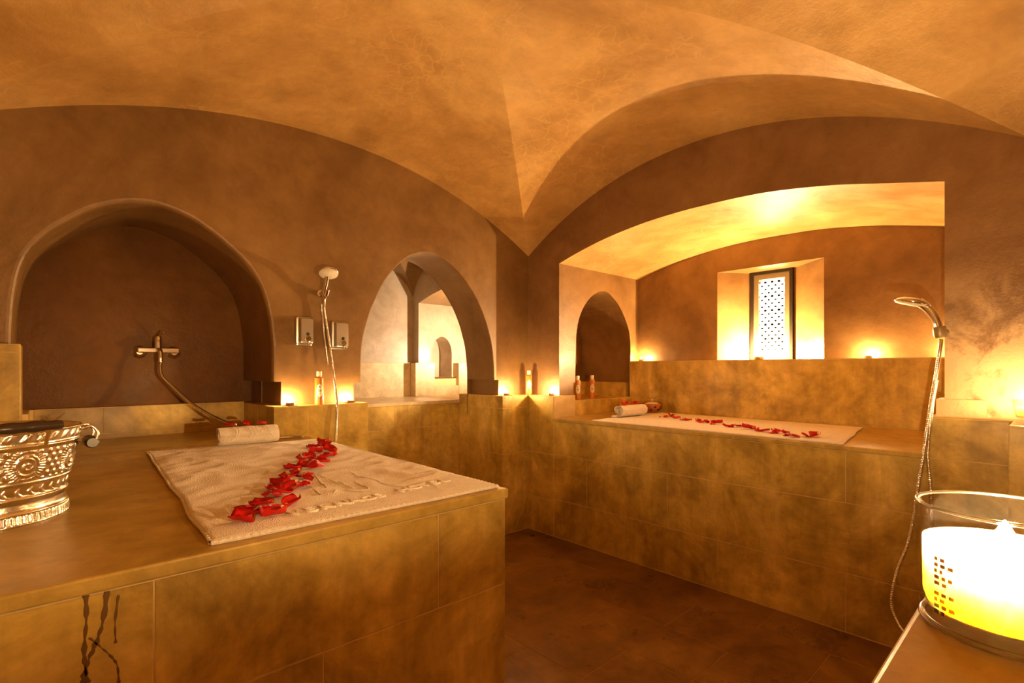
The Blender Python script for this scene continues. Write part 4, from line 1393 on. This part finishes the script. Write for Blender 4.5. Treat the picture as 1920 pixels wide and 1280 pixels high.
MB().tube(smooth_path([(0.424, 3.10, zb_ + 0.068), (0.43, 3.075, zb_ + 0.078), (0.44, 3.045, zb_ + 0.092)], 6), lambda i: 0.007 - 0.0002 * i, 10).build('lever', 'chrome', mx, smooth=True)
MB().tube(smooth_path([(0.424, 3.09, zb_ + 0.005), (0.426, 3.055, zb_ - 0.002), (0.427, 3.045, zb_ - 0.025), (0.427, 3.045, zb_ - 0.062)], 6), 0.0115, 12).build('outlet', 'chrome', mx, smooth=True)
hose_px = [(294, 684, 3.04), (303, 703, 3.02), (325, 726, 2.98), (358, 755, 2.90), (398, 780, 2.78), (428, 793, 2.65), (448, 800, 2.55), (470, 806, 2.48)]
HP = [Vector((0.427, 3.045, zb_ - 0.06))] + [on_y(px, py, yy) for px, py, yy in hose_px[1:]]
HP += [Vector((0.70, 2.47, BENCH + 0.012)), Vector((0.80, 2.47, BENCH + 0.01)), Vector((0.86, 2.45, BENCH + 0.01)), Vector((0.885, 2.40, BENCH + 0.012))]
ribbed(MB(), HP, 0.0072).build('hose', 'chrome', mx, smooth=True)

# hand shower on the right pier
h2 = thing('hand_shower', (XU, 0.335, 1.32), 'chrome hand shower on the pier edge with its head over the alcove bench', 'shower')
D2 = 2.575                      # it hangs just in front of the pier
q = lambda px, py, x=D2: on_x(px, py, x)
c_ = q(1762, 622)
MB().lathe([(0.018, -0.022), (0.021, -0.012), (0.021, 0.016), (0.019, 0.02)], 20, centre=c_, axis=(q(1755, 585) - q(1763, 640))).tube([c_, Vector((XU + 0.002, 0.318, c_.z))], 0.011, 12).build('wall_bracket', 'bronze', h2, smooth=True, crease=0.6)
P = smooth_path([q(1763, 630), q(1758, 606), q(1748, 588), q(1734, 573), q(1722, 565, 2.57)], 8)
MB().tube(P, lambda i: 0.0125 + 0.006 * (i / len(P)), 14).build('handle', 'chrome', h2, smooth=True)
hc2 = q(1711, 566, 2.565)
hn2 = (Vector((0, 0, -1)) + Vector((-0.05, 0.0, 0)) + 0.28 * Vector((0, 1, 0))).normalized()
hd2 = MB().lathe([(0.02, -0.016), (0.045, -0.012), (0.058, -0.002), (0.061, 0.005), (0.057, 0.009)], 36, centre=hc2, axis=hn2).build('shower_head', 'chrome', h2, smooth=True)
MB().lathe([(0.056, 0.008), (0.0555, 0.011), (0.001, 0.012)], 36, centre=hc2, axis=hn2, cap=False).build('spray_plate', 'spray', hd2, smooth=True)
ribbed(MB(), [q(1765, 636), q(1762, 660, 2.56), q(1752, 720, 2.54), q(1742, 780, 2.52), q(1733, 845, 2.50), q(1722, 910, 2.49), q(1714, 965, 2.48), q(1702, 1020, 2.46), q(1684, 1065, 2.44), q(1674, 1105, 2.42), q(1672, 1135, 2.41), q(1680, 1160, 2.40), q(1696, 1185, 2.38), q(1725, 1205, 2.36)], 0.0075).build('hose', 'chrome', h2, smooth=True)
ribbed(MB(), [q(1757, 712, 2.555), q(1750, 750, 2.545), q(1746, 782, 2.52), q(1741, 830, 2.515), q(1740, 860, 2.505), q(1744, 900, 2.505), q(1747, 940, 2.505), q(1748, 990, 2.505)], 0.0062).build('second_hose_loop', 'chrome', h2, smooth=True)

# small valve on the block in the right edge of the frame, drain in the floor
vc = Vector((2.31, 0.018, 0.712))
vk = thing('stop_valve', vc, 'small chrome stop valve on the stone block behind the big candle', 'valve')
MB().lathe([(0.02, 0), (0.02, 0.004), (0.009, 0.008), (0.009, 0.03)], 18, axis=(-1, 0, 0)).build('stem', 'chrome', vk, smooth=True, local=True, crease=0.6)
MB().lathe([(0.012, 0.03), (0.017, 0.034), (0.017, 0.05), (0.013, 0.054), (0.001, 0.055)], 18, axis=(-1, 0, 0)).build('knob', 'chrome', vk, smooth=True, local=True, crease=0.6)
dr = thing('floor_drain', (2.434, 2.445, 0), 'small round dark drain in the floor corner', 'drain')
MB().lathe([(0.026, 0), (0.026, 0.002), (0.02, 0.0022), (0.001, 0.0022)], 24, cap=False).build('ring', 'bronze', dr, local=True, smooth=True, crease=0.5)
MB().lathe([(0.019, 0.0021), (0.018, 0.0028), (0.001, 0.0028)], 20, cap=False).build('grate', 'rubber', dr, local=True, smooth=True, crease=0.5)
